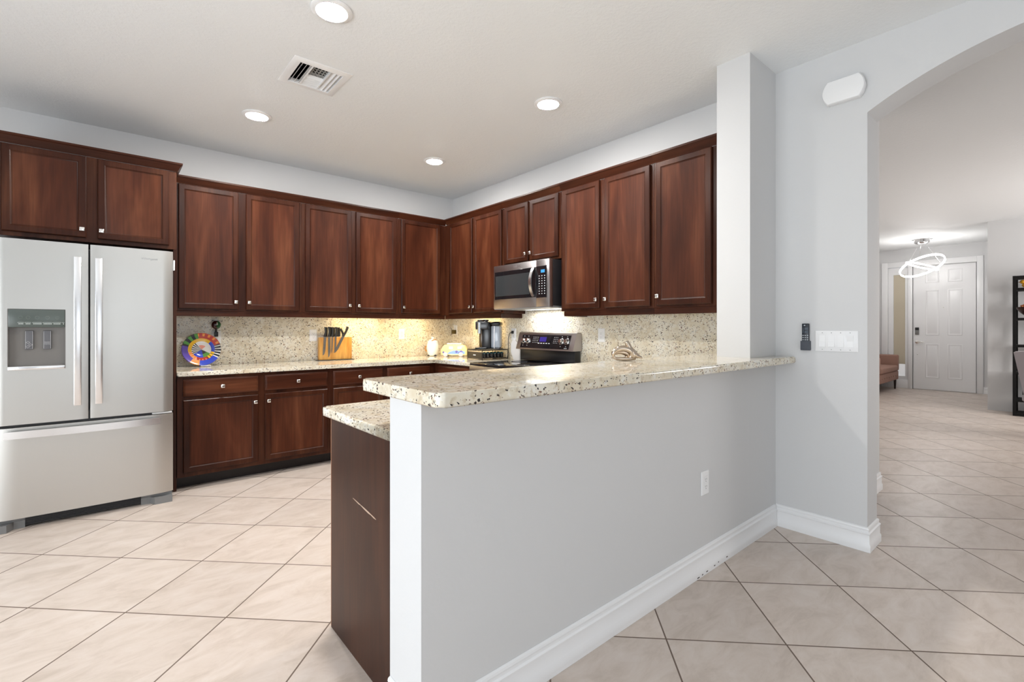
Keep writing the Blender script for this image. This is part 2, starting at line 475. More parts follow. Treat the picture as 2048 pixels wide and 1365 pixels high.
# ------------------------------------------------------------------ ceiling fittings
LENS = mat('lit_lamp_lens', (1, 1, 1, 1), 0.4, emit=(1.0, 0.97, 0.93, 1), estr=500.0)
lt = thing('recessed_light', 'round white recessed ceiling light above the fridge side, nearest of four', 'ceiling light', (0.866, 2.42, CZ), group='recessed ceiling lights')
MB().lathe([(0.100, -0.0005), (0.100, -0.006), (0.094, -0.011), (0.076, -0.013), (0.073, -0.010), (0.073, -0.0005)], seg=48).build('trim_ring', WHITE, lt)
MB().lathe([(0.071, -0.003), (0.071, -0.0095), (0.060, -0.0135), (0.040, -0.0165), (0.02, -0.018), (0.001, -0.0185)], seg=40).build('lens', LENS, lt)
lt['label'] = 'recessed light cut by the top edge of the photo, near the air vent'
dup(lt, (0.866, 3.985, CZ), (0, 0, 0), 'recessed light nearest to the cabinets over the refrigerator')
dup(lt, (2.403, 2.425, CZ), (0, 0, 0), 'recessed light nearest to the wall column and the tall right cabinets')
dup(lt, (2.40, 3.97, CZ), (0, 0, 0), 'recessed light deepest in the kitchen, near the cabinet corner')

vt = thing('air_vent', 'square white metal ceiling air vent with angled louvers', 'vent', ((VX0 + VX1) / 2, (VY0 + VY1) / 2, CZ))
hx, hy = (VX1 - VX0) / 2, (VY1 - VY0) / 2
b = MB()
lv = []
for i, z in ((0, -0.0005), (0.0, -0.003), (0.012, -0.008), (0.045, -0.009), (0.047, -0.002), (0.047, 0.02)):
    lv.append([(-hx + i, -hy + i, z), (hx - i, -hy + i, z), (hx - i, hy - i, z), (-hx + i, hy - i, z)])
b.loops(lv, cap=False); b.build('frame', WHITE, vt)
b = MB()
b.box((-hx + 0.036, -hy + 0.036, 0.12), (hx - 0.036, hy - 0.036, 0.125))
for q_ in (-1, 1):
    b.box((q_ * (hx - 0.038) - 0.002, -hy + 0.036, 0.022), (q_ * (hx - 0.038) + 0.002, hy - 0.036, 0.12)); b.box((-hx + 0.036, q_ * (hy - 0.038) - 0.002, 0.022), (hx - 0.036, q_ * (hy - 0.038) + 0.002, 0.12))
b.build('duct', DARK, vt, smooth=False)
ix, iy = hx - 0.047, hy - 0.047
def slat(p0, p1, tilt, along):
    """one louvre blade; tilt moves its lower edge sideways"""
    q = MB(); t = 0.0012
    lo, hi = -0.006, 0.026
    if along == 'y': q.loops([[(p0 + tilt, -p1, lo), (p0 + tilt + t, -p1, lo), (p0 - tilt + t, -p1, hi), (p0 - tilt, -p1, hi)], [(p0 + tilt, p1, lo), (p0 + tilt + t, p1, lo), (p0 - tilt + t, p1, hi), (p0 - tilt, p1, hi)]])
    q.build('louver', WHITE, vt, smooth=False)
def slatx(y, x0, x1, tilt):
    q = MB(); t = 0.0012; lo, hi = -0.006, 0.026
    q.loops([[(x, y + tilt, lo), (x, y + tilt + t, lo), (x, y - tilt + t, hi), (x, y - tilt, hi)] for x in (x0, x1)])
    q.build('louver', WHITE, vt, smooth=False)
mx = ix * 0.42
for k in range(3): slat(-ix + 0.022 + k * (ix - mx) / 3.0, iy, -0.011, 'y')
for k in range(3): slat(mx + 0.018 + k * (ix - mx) / 3.0, iy, 0.016, 'y')
MB().box((-mx - 0.004, -iy, -0.007), (-mx + 0.004, iy, 0.02)).build('divider', WHITE, vt, smooth=False)
MB().box((mx - 0.002, -iy, -0.007), (mx + 0.004, iy, 0.02)).build('divider', WHITE, vt, smooth=False)
for k in range(5): slatx(0.012 + k * iy / 5.0, -mx + 0.004, mx - 0.002, 0.013)
g = MB()
for k in range(6): g.box((-mx + k * 2 * mx / 5 - 0.003, -iy, 0.008), (-mx + k * 2 * mx / 5 + 0.003, 0.004, 0.012))
for k in range(6): g.box((-mx, -iy + k * iy / 5 - 0.003, 0.008), (mx, -iy + k * iy / 5 + 0.003, 0.012))
g.build('damper_grid', mat('vent_grid_grey', (0.35, 0.35, 0.34, 1), 0.5), vt, smooth=False)

# ------------------------------------------------------------------ cabinets
DOOR = [(0, -0.0006), (0, -0.015), (0.005, -0.020), (0.038, -0.020), (0.041, -0.0175), (0.046, -0.0135), (0.050, -0.0125)]
DRAWER = [(0, -0.0006), (0, -0.011), (0.003, -0.0135), (0.010, -0.017), (0.013, -0.020)]
CROWN = [(0.0, 2.424), (0.006, 2.424), (0.008, 2.432), (0.012, 2.436), (0.018, 2.452), (0.027, 2.464), (0.030, 2.470), (0.036, 2.474), (0.036, 2.487), (0.0, 2.487)]
def knob(parent, x, z, y=-0.020):
    b = MB()
    b.lathe([(0.0045, y + 0.0002), (0.0045, y - 0.014)], (x, 0, z), 12, 'y')
    b.box((x - 0.0145, y - 0.027, z - 0.0145), (x + 0.0145, y - 0.013, z + 0.0145), 0.005, 3)
    return b.build('knob', NICKEL, parent)
def cabinet(label, loc, rot, w, d, z0, z1, doors=(), drawers=(), crown=None, rail=None, toe=False, name='upper_cabinet', group=None, stile=True):
    c = thing(name, label, 'cabinet', loc, (0, 0, rot), group)
    b = MB()
    b.box((0.0004, 0, z0), (w - 0.0004, d, z1), 0.0012, 1)
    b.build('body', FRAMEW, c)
    if toe: MB().box((0.0004, 0.115, 0.0005), (w - 0.0004, d - 0.02, z0 - 0.0005)).build('toe_kick', KICK, c, smooth=False)
    if crown: 
        # crown is a list of XY points along the top front edge, offset outwards to the right of travel
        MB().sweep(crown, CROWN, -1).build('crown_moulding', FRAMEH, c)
    if rail: 
        q = MB(); q.box((rail[0], 0.001, 1.340), (rail[1], 0.02, z0 - 0.0005), 0.002, 1)
        for a in rail[2:]: q.box((a, 0.02, 1.340), (a + 0.018, d - 0.0215, z0 - 0.0005))
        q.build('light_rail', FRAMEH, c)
    for x0, x1, a, e, kn in doors:
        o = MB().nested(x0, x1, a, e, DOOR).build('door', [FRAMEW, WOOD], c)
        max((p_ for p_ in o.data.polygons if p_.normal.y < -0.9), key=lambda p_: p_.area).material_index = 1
        if kn: knob(o, *kn)
    for x0, x1, a, e, kn in drawers:
        o = MB().nested(x0, x1, a, e, DRAWER).build('drawer', WOODH, c)
        if kn: knob(o, *kn)
    return c
UZ0, UZ1, DB, DT = 1.385, 2.4235, 1.402, 2.420
UD = 0.304
FYU, FXU = 4.725, 3.0
gl = 'wall cabinets along the back wall'
def du(x0, x1, o, side): return (x0 - o, x1 - o, DB, DT, ((x1 - 0.022 if side == 'r' else x0 + 0.022) - o, 1.465))
# back wall uppers
X = [0.4305, 1.410, 2.405, FXU]
cabinet('double-door dark wood wall cabinet right beside the refrigerator cabinet, above the colourful plate', (X[0], FYU, 0), 0, X[1] - X[0], UD, UZ0, UZ1, [du(.447, .877, X[0], 'r'), du(.936, 1.382, X[0], 'l')], crown=[(0, 0), (X[1] - X[0], 0)], rail=(0, X[1] - X[0]), group=gl)
cabinet('double-door dark wood wall cabinet directly above the knife block', (X[1], FYU, 0), 0, X[2] - X[1], UD, UZ0, UZ1, [du(1.438, 1.883, X[1], 'r'), du(1.933, 2.374, X[1], 'l')], crown=[(0, 0), (X[2] - X[1], 0)], rail=(0, X[2] - X[1]), group=gl)
cabinet('single-door dark wood wall cabinet in the kitchen corner on the back wall', (X[2], FYU, 0), 0, XR - X[2] - 0.001, UD, UZ0, UZ1, [du(2.436, 2.922, X[2], 'l')], crown=[(0, 0), (FXU - X[2] - 0.0, 0)], rail=(0, FXU - X[2]), group=gl)
# right wall uppers; local x runs from the corner towards the column
Y = [4.7245, 3.651, 2.866, 1.948, 1.4135]
rr = -PI / 2
gr = 'wall cabinets along the right wall'
def dr(y0, y1, o, side=None, zb=DB): return (o - y1, o - y0, zb, DT, ((o - y0 - 0.022 if side == 'r' else o - y1 + 0.022), zb + 0.065))
UDR = XR - FXU - 0.001
c = cabinet('double-door dark wood wall cabinet in the corner above the coffee maker', (FXU, Y[0], 0), rr, Y[0] - Y[1], UDR, UZ0, UZ1, [dr(4.17, 4.619, Y[0], 'r'), dr(3.673, 4.14, Y[0], 'l')], crown=[(0.037, 0), (Y[0] - Y[1], 0)], rail=(0.001, Y[0] - Y[1] - 0.045, Y[0] - Y[1] - 0.063), group=gr)
c = cabinet('short double-door dark wood cabinet directly above the microwave', (FXU, Y[1], 0), rr, Y[1] - Y[2], UDR, 1.846, UZ1, [dr(3.28, 3.619, Y[1], 'r', 1.866), dr(2.892, 3.254, Y[1], 'l', 1.866)], crown=[(0, 0), (Y[1] - Y[2], 0)], group=gr)
c = cabinet('double-door dark wood wall cabinet just right of the microwave', (FXU, Y[2], 0), rr, Y[2] - Y[3], UDR, UZ0, UZ1, [dr(2.437, 2.84, Y[2], 'r'), dr(1.973, 2.386, Y[2], 'l')], crown=[(0, 0), (Y[2] - Y[3], 0)], rail=(0.03, Y[2] - Y[3], 0.03), group=gr)
c = cabinet('single-door dark wood wall cabinet against the grey column', (FXU, Y[3], 0), rr, Y[3] - Y[4], UDR, UZ0, UZ1, [dr(1.514, 1.924, Y[3], 'l')], crown=[(0, 0), (Y[3] - Y[4], 0)], rail=(0.0, Y[3] - Y[4] - 0.075), group=gr)

# cabinet over the refrigerator with its full height side panel
FX0 = -0.575
fc = cabinet('wide short two-door dark wood cabinet above the refrigerator', (FX0, 4.40, 0), 0, 0.4055 - FX0, 0.628, 1.834, 2.4235,
             [(-.507 - FX0, -.104 - FX0, 1.862, 2.418, (-.126 - FX0, 1.915)), (-.047 - FX0, .359 - FX0, 1.862, 2.418, (-.025 - FX0, 1.915))],
             crown=[(0, 0.3), (0, 0), (0.4055 - FX0, 0), (0.4055 - FX0, 0.288)])
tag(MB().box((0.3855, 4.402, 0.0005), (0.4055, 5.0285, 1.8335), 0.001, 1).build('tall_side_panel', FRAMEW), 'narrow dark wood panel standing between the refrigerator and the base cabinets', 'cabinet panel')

# base cabinets
BF = 4.385; BD = YB - BF - 0.001; BZ0, BZ1 = 0.102, 0.871
gb = 'base cabinets'
def bd(x0, x1, o, side): return (x0 - o, x1 - o, 0.136, 0.690, ((x1 - 0.024 if side == 'r' else x0 + 0.024) - o, 0.632))
def bw(x0, x1, o): return (x0 - o, x1 - o, 0.717, 0.847, ((x0 + x1) / 2 - o, 0.782))
O = [0.4065, 1.5525, 2.062 + 0.585]
cabinet('dark wood base cabinet with two drawers and two doors next to the refrigerator', (O[0], BF, 0), 0, O[1] - O[0], BD, BZ0, BZ1, [bd(.444, .959, O[0], 'r'), bd(1.011, 1.527, O[0], 'l')], [bw(.444, .959, O[0]), bw(1.011, 1.527, O[0])], toe=True, name='base_cabinet', group=gb)
cabinet('dark wood base cabinet with two drawers running into the corner under the knife block', (O[1], BF, 0), 0, XR - O[1] - 0.002, BD, BZ0, BZ1, [bd(1.578, 2.060, O[1], 'r'), bd(2.108, 2.594, O[1], 'l')], [bw(1.578, 2.060, O[1]), bw(2.108, 2.594, O[1])], toe=True, name='base_cabinet', group=gb)
RXF = 2.661
cabinet('dark wood base cabinet between the corner and the range', (RXF, BF - 0.001, 0), rr, BF - 0.001 - 3.6455, XR - RXF - 0.002, BZ0, BZ1, [(0.085, 0.70, 0.136, 0.690, (0.11, 0.632))], [(0.085, 0.70, 0.717, 0.847, (0.39, 0.782))], toe=True, name='base_cabinet', group=gb)
cabinet('dark wood base cabinet behind the breakfast bar right of the range', (RXF, 2.8745, 0), rr, 2.8745 - 2.033, XR - RXF - 0.002, BZ0, BZ1, [(0.03, 0.40, 0.136, 0.690, (0.376, 0.632)), (0.44, 0.80, 0.136, 0.690, (0.464, 0.632))], [(0.03, 0.40, 0.717, 0.847, (0.215, 0.782)), (0.44, 0.80, 0.717, 0.847, (0.62, 0.782))], toe=True, name='base_cabinet', group=gb)
pc = thing('peninsula_cabinet', 'dark wood cabinet with a plain scratched end panel at the free end of the peninsula', 'cabinet', (0.712, PY1, 0))
pw = RXF - 0.712 - 0.002
b = MB(); b.box((0.021, 0.001, BZ0), (pw, 0.60, BZ1), 0.001, 1); b.build('body', WOOD, pc)
MB().box((0.021, 0.01, 0.0005), (pw, 0.52, BZ0 - 0.0005)).build('toe_kick', KICK, pc, smooth=False)
MB().box((0.0, 0.001, 0.0005), (0.0205, 0.585, BZ1), 0.0008, 1).build('end_panel', PANEL, pc)
EDGE = mat('worn_light_wood_edge', srgb(200, 146, 112), 0.5)
MB().box((0.004, 0.5855, 0.0005), (0.0205, 0.600, BZ1), 0.0008, 1).build('edge_strip', EDGE, pc)
sc = MB(); spt = ((0.355, 0.5985, 0.0005), (0.330, 0.5962, 0.0016), (0.300, 0.5930, 0.0024), (0.285, 0.5925, 0.0012), (0.250, 0.5886, 0.0030), (0.215, 0.5850, 0.0034), (0.195, 0.5838, 0.0018), (0.170, 0.5806, 0.0026), (0.152, 0.5790, 0.0006))
sc.loops([[(-0.0006, y, z + t_), (-0.0006, y, z - t_), (0.001, y, z - t_), (0.001, y, z + t_)] for y, z, t_ in spt])
sc.build('scratch', mat('scratched_wood', srgb(190, 165, 145), 0.7), pc)
bs = MB()
for i in range(4):
    o = bs
    x0 = 0.06 + i * (pw - 0.7) / 4; x1 = x0 + (pw - 0.7) / 4 - 0.04
    lv = [[(x1 - q, 0.60 - y, 0.136 + q), (x0 + q, 0.60 - y, 0.136 + q), (x0 + q, 0.60 - y, 0.84 - q), (x1 - q, 0.60 - y, 0.84 - q)] for q, y in DOOR]
    d_ = MB().loops(lv).build('door', WOOD, pc)

# ------------------------------------------------------------------ granite
def slab(poly, z0, z1, r=0.010, name='countertop'):
    """slab with eased edges from a polygon"""
    b = MB()
    t = bmesh.new()
    lo = [t.verts.new((x, y, z0)) for x, y in poly]; hi = [t.verts.new((x, y, z1)) for x, y in poly]
    n = len(poly)
    t.faces.new(lo[::-1]); t.faces.new(hi)
    for i in range(n): t.faces.new([lo[i], lo[(i + 1) % n], hi[(i + 1) % n], hi[i]])
    bmesh.ops.bevel(t, geom=[e for e in t.edges if abs(e.verts[0].co.z - e.verts[1].co.z) < 1e-5], offset=r, segments=3, profile=0.5, affect='EDGES')
    b._merge(t)
    o = b.build(name, GRANITE)
    wn_ = o.modifiers.new('flat_faces', 'WEIGHTED_NORMAL'); wn_.weight = 100
    return o
def rounded(poly, i, r):
    """replace corner i of a polygon with an arc"""
    n = len(poly); p = Vector(poly[i]); a = (Vector(poly[i - 1]) - p).normalized(); c = (Vector(poly[(i + 1) % n]) - p).normalized()
    cen = p + (a + c) * r; out = []
    s0 = p + a * r - cen; s1 = p + c * r - cen
    for k in range(6):
        t = k / 5; v = (s0 * (1 - t) + s1 * t).normalized() * r
        out.append(tuple(cen + v))
    return poly[:i] + out + poly[i + 1:]
CF, CRX = 4.352, 2.640
CT = 0.908
tag(slab([(0.4075, CF), (CRX, CF), (CRX, 3.6465), (XR - 0.001, 3.6465), (XR - 0.001, YB - 0.001), (0.4075, YB - 0.001)], 0.872, CT), 'L-shaped speckled cream granite countertop along the back wall up to the range', 'countertop')
p = [(0.700, PY1 + 0.001), (XR - 0.002, PY1 + 0.001), (XR - 0.002, 2.8735), (CRX, 2.8735), (CRX, 2.078), (0.700, 2.078)]
tag(slab(rounded(p, 5, 0.02), 0.872, CT), 'lower speckled granite countertop of the peninsula behind the raised bar', 'countertop')
p = [(0.680, 1.10), (XA0 - 0.001, 1.10), (XA0 - 0.001, PY0 - 0.001), (2.849, PY0 - 0.001), (2.849, PY1 + 0.002), (XR - 0.002, PY1 + 0.002), (XR - 0.002, 1.612), (0.680, 1.612)]
p = rounded(p, 7, 0.015); p = rounded(p, 0, 0.022)
tag(slab(p, 1.0265, 1.067, 0.011, 'bar_top'), 'raised speckled granite breakfast bar top on the grey half wall', 'countertop')
tag(MB().box((0.4075, YB - 0.0205, CT + 0.0005), (XR - 0.001, YB - 0.0005, UZ0 - 0.0005)).build('granite_backsplash', SPLASH), 'granite backsplash slab behind the plate and knife block on the back wall', 'backsplash')
tag(MB().box((XR - 0.0205, 3.6515, CT + 0.0005), (XR - 0.0005, YB - 0.021, UZ0 - 0.0005)).build('granite_backsplash', SPLASH), 'granite backsplash slab behind the coffee maker on the right wall', 'backsplash')
tag(MB().box((XR - 0.0205, 2.8665, CT + 0.0005), (XR - 0.0005, 3.6505, 1.84)).build('granite_backsplash', SPLASH), 'granite backsplash slab directly behind the range, under the microwave', 'backsplash')
q = MB(); q.box((XR - 0.0205, 1.615, CT + 0.0005), (XR - 0.0005, 2.8655, UZ0 - 0.0005)); q.box((XR - 0.0205, 1.414, 1.068), (XR - 0.0005, 1.615, UZ0 - 0.0005))
tag(q.build('granite_backsplash', SPLASH), 'granite backsplash slab behind the metal sculpture, ending at the grey column', 'backsplash')

# under-cabinet lights
WARM = mat('warm_lit_strip', (1, 1, 1, 1), 0.4, emit=(1.0, 0.74, 0.37, 1), estr=62.0)
COOL = mat('microwave_lamp_lens', (1, 1, 1, 1), 0.4, emit=(1.0, 0.97, 0.92, 1), estr=34.0)
def bar(label, a, b):
    t = thing('under_cabinet_light', label, 'light', ((a[0] + b[0]) / 2, (a[1] + b[1]) / 2, UZ0), group='under-cabinet lights')
    hx, hy = (b[0] - a[0]) / 2, (b[1] - a[1]) / 2
    MB().box((-hx, -hy, -0.018), (hx, hy, -0.0006), 0.002, 1).build('housing', WHITE, t)
    MB().box((-hx + 0.006, -hy + 0.006, -0.021), (hx - 0.006, hy - 0.006, -0.0182)).build('lens', WARM, t)
bar('slim warm light under the wall cabinet above the knife block', (1.80, 4.84), (2.30, 4.88))
bar('slim warm light under the corner wall cabinet', (2.50, 4.84), (2.86, 4.88))
bar('slim warm light under the wall cabinet above the coffee maker', (3.14, 4.05), (3.18, 4.50))

# ------------------------------------------------------------------ refrigerator
f = thing('refrigerator', 'stainless steel french door refrigerator with a water and ice dispenser', 'refrigerator', (-0.085, 4.18, 0))
FSIDE = mat('dark_grey_fridge_side', (0.05, 0.05, 0.052, 1), 0.45)
MB().box((-0.445, 0.075, 0.05), (0.445, 0.80, 1.765), 0.004).build('cabinet_body', FSIDE, f)
def door_prism(x0, x1, z0, z1, y0=0.0, y1=0.068, bul=0.007, rl=0.02, rrr=0.02):
    pts = []
    n = 14
    for i in range(n + 1):
        t = i / n; x = x0 + (x1 - x0) * t
        e = 0.0
        for dd, r in ((x - x0, rl), (x1 - x, rrr)):
            if dd < r: e += r - math.sqrt(max(r * r - (r - dd) ** 2, 0))
        u = 2 * x / 0.90
        pts.append((x, y0 + bul * u * u + e * 0.7))
    pts2 = []
    for k, (x, y) in enumerate(pts): pts2.append((x, y))
    poly = [(x0, y1)] + pts2 + [(x1, y1)]
    b = MB()
    b.loops([[(x, y, z0) for x, y in poly], [(x, y, z1) for x, y in poly]])
    return b
ld = door_prism(-0.451, -0.005, 0.648, 1.790, rrr=0.008).build('left_door', STEEL, f)
rd = door_prism(0.005, 0.451, 0.648, 1.790, rl=0.008).build('right_door', STEEL, f)
fd = door_prism(-0.451, 0.451, 0.072, 0.630).build('freezer_drawer', STEEL, f)
MB().box((-0.44, 0.030, 0.60), (0.44, 0.0745, 0.70)).build('door_gasket', BLACK, f, smooth=False)
def vhandle(p, x0, x1):
    b = MB()
    b.box((x0, -0.052, 0.745), (x1, -0.038, 1.70), 0.004, 2)
    for z in (0.77, 1.66): b.box((x0 + 0.006, -0.04, z), (x1 - 0.006, 0.012, z + 0.02))
    b.build('handle', HSTEEL, p)
vhandle(ld, -0.074, -0.037); vhandle(rd, 0.029, 0.066)
b = MB(); n = 20; ls = []
for i in range(n + 1):
    x = -0.386 + 0.762 * i / n
    y = -0.052 + 0.022 * (2 * i / n - 1) ** 2
    ls.append([(x, y, 0.568), (x, y, 0.612), (x, y + 0.013, 0.612), (x, y + 0.013, 0.568)])
b.loops(ls)
for x in (-0.37, 0.34): b.box((x, -0.024, 0.578), (x + 0.02, 0.012, 0.602))
b.build('handle', HSTEEL, fd)
# dispenser
cut(ld, (-0.372, -0.05, 0.985), (-0.114, 0.058, 1.360))
ds = thing('x', 'x', 'x'); bpy.data.objects.remove(ds)
RECESS = mat('dispenser_recess_grey', (0.20, 0.185, 0.17, 1), 0.3, 0.5)
b = MB()
b.box((-0.3715, 0.050, 0.9855), (-0.1145, 0.057, 1.3595))
b.box((-0.3715, 0.006, 0.9855), (-0.369, 0.050, 1.3595)); b.box((-0.117, 0.006, 0.9855), (-0.1145, 0.050, 1.3595))
b.box((-0.369, 0.006, 0.9855), (-0.117, 0.050, 0.988)); b.box((-0.369, 0.006, 1.357), (-0.117, 0.050, 1.3595))
dsp = b.build('dispenser', RECESS, f, smooth=False)
PANELG = mat('grey_green_control_panel', srgb(84, 92, 88), 0.25)
mk = MB(); mk.box((-0.369, -0.001, 1.246), (-0.117, 0.05, 1.357), 0.004, 2)
mk.m(1)
for i, (a, w_) in enumerate(((-0.328, 0.027), (-0.297, 0.027), (-0.264, 0.042), (-0.218, 0.042), (-0.173, 0.040), (-0.129, 0.010))):
    mk.box((a, -0.0016, 1.276), (a + w_, -0.0008, 1.2775)); mk.box((a, -0.0016, 1.2735), (a + 0.0012, -0.0008, 1.2775))
    for j in range(int(w_ / 0.006)): mk.box((a + 0.004 + j * 0.0055, -0.0016, 1.2655), (a + 0.0075 + j * 0.0055, -0.0008, 1.2705))
mk.m(2)
for x in (-0.315, -0.283, -0.243, -0.197, -0.152):
    mk.tube([(x + 0.009 * math.cos(2 * PI * k / 16), -0.0012, 1.307 + 0.009 * math.sin(2 * PI * k / 16)) for k in range(16)], 0.0007, 5, True)
mk.build('control_panel', [PANELG, mat('pale_print', srgb(215, 222, 218), 0.5), mat('faint_print', srgb(118, 128, 122), 0.5)], dsp)
PAD = mat('grey_paddle', srgb(98, 98, 102), 0.35)
for i, x in enumerate((-0.281, -0.200)):
    pd = MB(); pd.box((x - 0.019, 0.030, 1.108), (x + 0.019, 0.036, 1.226), 0.004, 2)
    pd.m(1)
    pd.tube([(x - 0.016, 0.0292, 1.112), (x + 0.016, 0.0292, 1.112), (x + 0.016, 0.0292, 1.222), (x - 0.016, 0.0292, 1.222)], 0.001, 5, True)
    if i == 0:
        for cx, cz in ((-0.005, 1.152), (0.006, 1.137), (-0.006, 1.125)): pd.tube([(x + cx - 0.009, 0.0292, cz), (x + cx, 0.0292, cz + 0.007), (x + cx + 0.009, 0.0292, cz), (x + cx, 0.0292, cz - 0.007)], 0.0009, 5, True)
    else:
        for cz in (1.140, 1.147, 1.154): pd.tube([(x - 0.013 + 0.026 * k / 8, 0.0292, cz + 0.0014 * math.sin(k * 1.6)) for k in range(9)], 0.0008, 5)
    pd.m(0).box((x - 0.010, 0.034, 1.19), (x + 0.010, 0.052, 1.22))
    pd.build('ice_paddle' if i == 0 else 'water_paddle', [PAD, mat('pale_outline', srgb(205, 205, 205), 0.4)], dsp)
MB().box((-0.3705, -0.008, 0.983), (-0.1155, 0.045, 1.006), 0.004, 2).build('drip_tray', HSTEEL, dsp)
text('brand_lettering', 'Whirlpool', 0.022, CHROME, rd, (0.315, 0.0027, 1.725))
MB().box((0.33, 0.01, 0.633), (0.445, 0.06, 0.6455), 0.003, 2).build('hinge_cover', mat('light_grey_plastic', (0.55, 0.55, 0.55, 1), 0.4), f)
MB().box((0.452, 0.01, 1.655), (0.462, 0.03, 1.73), 0.004, 2).build('door_latch', WHITE, f)
b = MB(); b.box((-0.30, 0.05, 0.012), (0.27, 0.07, 0.066))
gm = mat('grille_black', (0.018, 0.018, 0.02, 1), 0.45)
for k in range(5): b.box((-0.30, 0.044, 0.018 + k * 0.0095), (0.27, 0.05, 0.022 + k * 0.0095))
b.build('toe_grille', gm, f, smooth=False)
FOOT = mat('grey_plastic_foot', (0.19, 0.19, 0.19, 1), 0.4)
for x0, x1, s_ in ((0.27, 0.445, 1), (-0.445, -0.30, -1)):
    b = MB()
    o, i_ = (x1, x0) if s_ > 0 else (x0, x1)
    b.prism([(i_, 0.07), (i_, 0.045), (i_ + s_ * 0.05, 0.042), (i_ + s_ * 0.075, -0.008), (o, -0.008), (o, 0.07)][::s_], 'z', 0.0008, 0.047)
    b.prism([(i_, 0.07), (i_, 0.052), (o, 0.030), (o, 0.07)][::s_], 'z', 0.047, 0.068)
    b.build('front_foot', FOOT, f)

# ------------------------------------------------------------------ microwave
mw = thing('microwave', 'stainless over-the-range microwave mounted above the range', 'microwave', (2.870, 3.648, 1.424), (0, 0, rr))
W_ = 0.765
MB().box((0.0, 0.047, 0.010), (W_, 0.412, 0.410), 0.003).build('case', BLACK, mw)
q = MB(); q.box((0.004, 0.006, -0.008), (W_ - 0.004, 0.26, 0.0095)); q.box((0.004, 0.34, -0.008), (W_ - 0.004, 0.40, 0.0095)); q.box((0.004, 0.26, -0.008), (0.16, 0.34, 0.0095)); q.box((W_ - 0.16, 0.26, -0.008), (W_ - 0.004, 0.34, 0.0095))
q.build('bottom_plate', mat('pale_grey_metal', (0.5, 0.52, 0.54, 1), 0.4, 0.7), mw, smooth=False)
b = MB(); b.box((0, 0.0, 0.0), (0.601, 0.0465, 0.412), 0.005, 2)
dr_ = b.build('door', MWSTEEL, mw)
b = MB(); b.box((0.603, 0.0, 0.0), (W_, 0.0465, 0.412), 0.005, 2)
pn = b.build('control_housing', MWSTEEL, mw)
WIN = mat('dark_window_glass', (0.035, 0.04, 0.043, 1), 0.05, coat=0.6)
q = MB(); q.box((0.022, -0.003, 0.088), (0.600, -0.0002, 0.352), 0.001, 1); q.build('glass_panel', BGLASS, dr_)
q = MB(); q.box((0.035, -0.0045, 0.118), (0.52, -0.0032, 0.312), 0.0006, 1)
q.build('window', WIN, dr_)
q = MB(); ls = []
for i in range(17):
    t = i / 16; z = 0.094 + 0.252 * t; y = -0.040 * math.sin(PI * t) ** 0.8 - 0.006; w_ = 0.016
    x = 0.572
    ls.append([(x - w_, y - 0.006, z), (x + w_, y - 0.006, z), (x + w_, y + 0.003, z), (x - w_, y + 0.003, z)])
q.loops(ls); q.build('handle', HSTEEL, dr_)
text('brand_lettering', 'Whirlpool', 0.026, HSTEEL, dr_, (0.345, -0.0004, 0.383))
BLUE = mat('blue_display', (0.02, 0.06, 0.12, 1), 0.3, emit=(0.06, 0.42, 0.9, 1), estr=0.9)
q = MB(); q.box((0.665, -0.0042, 0.296), (0.712, -0.0032, 0.322)); q.build('display', BLUE, pn)
PRINT = mat('white_key_print', (0.75, 0.78, 0.8, 1), 0.5)
q = MB(); q.box((0.6035, -0.003, 0.080), (0.735, -0.0002, 0.355), 0.001, 1); q.m(1)
for r_ in range(8):
    for c_ in range(3): q.box((0.640 + c_ * 0.033, -0.0038, 0.112 + r_ * 0.022), (0.650 + c_ * 0.033, -0.0031, 0.118 + r_ * 0.022))
q.build('key_panel', [BGLASS, PRINT], pn)
MB().box((0.165, 0.265, 0.006), (W_ - 0.165, 0.335, 0.0098)).build('lamp_lens', COOL, mw)

# ------------------------------------------------------------------ range
rg = thing('range', 'freestanding electric range with black glass cooktop and four chrome knobs', 'range', (2.585, 3.6445, 0), (0, 0, rr))
RW = 0.765
MB().box((0.0, 0.03, 0.10), (RW, 0.69, 0.895), 0.004).build('body', mat('black_enamel', (0.012, 0.012, 0.013, 1), 0.25), rg)
MB().box((0.03, 0.08, 0.0008), (RW - 0.03, 0.66, 0.0995)).build('toe_base', KICK, rg, smooth=False)
ck = MB(); ck.box((-0.002 + 0.003, -0.004, 0.8955), (RW - 0.001, 0.62, 0.918), 0.004, 2)
ck = ck.build('cooktop', BGLASS, rg)
RINGM = mat('faint_burner_ring', (0.05, 0.05, 0.055, 1), 0.2)
for x, y, r_ in ((0.2, 0.17, 0.105), (0.57, 0.17, 0.085), (0.2, 0.44, 0.08), (0.57, 0.44, 0.105)):
    q = MB(); q.tube([(x + r_ * math.cos(2 * PI * k / 40), y + r_ * math.sin(2 * PI * k / 40), 0.9182) for k in range(40)], 0.0008, 4, True)
    q.build('burner_ring', RINGM, ck)
od = MB(); od.box((0.004, -0.016, 0.30), (RW - 0.004, 0.0295, 0.80), 0.005, 2); od = od.build('oven_door', STEEL, rg)
q = MB(); q.box((0.10, -0.0185, 0.38), (RW - 0.10, -0.0165, 0.68), 0.001, 1); q.build('window', BGLASS, od)
q = MB(); q.tube([(0.05, -0.06, 0.765), (RW - 0.05, -0.06, 0.765)], 0.012, 12)
for x in (0.07, RW - 0.07): q.box((x - 0.01, -0.06, 0.757), (x + 0.01, -0.015, 0.773))
q.build('handle', HSTEEL, od)
q = MB(); q.box((0.004, -0.010, 0.805), (RW - 0.004, 0.0295, 0.893), 0.004, 2); q.build('front_trim', STEEL, rg)
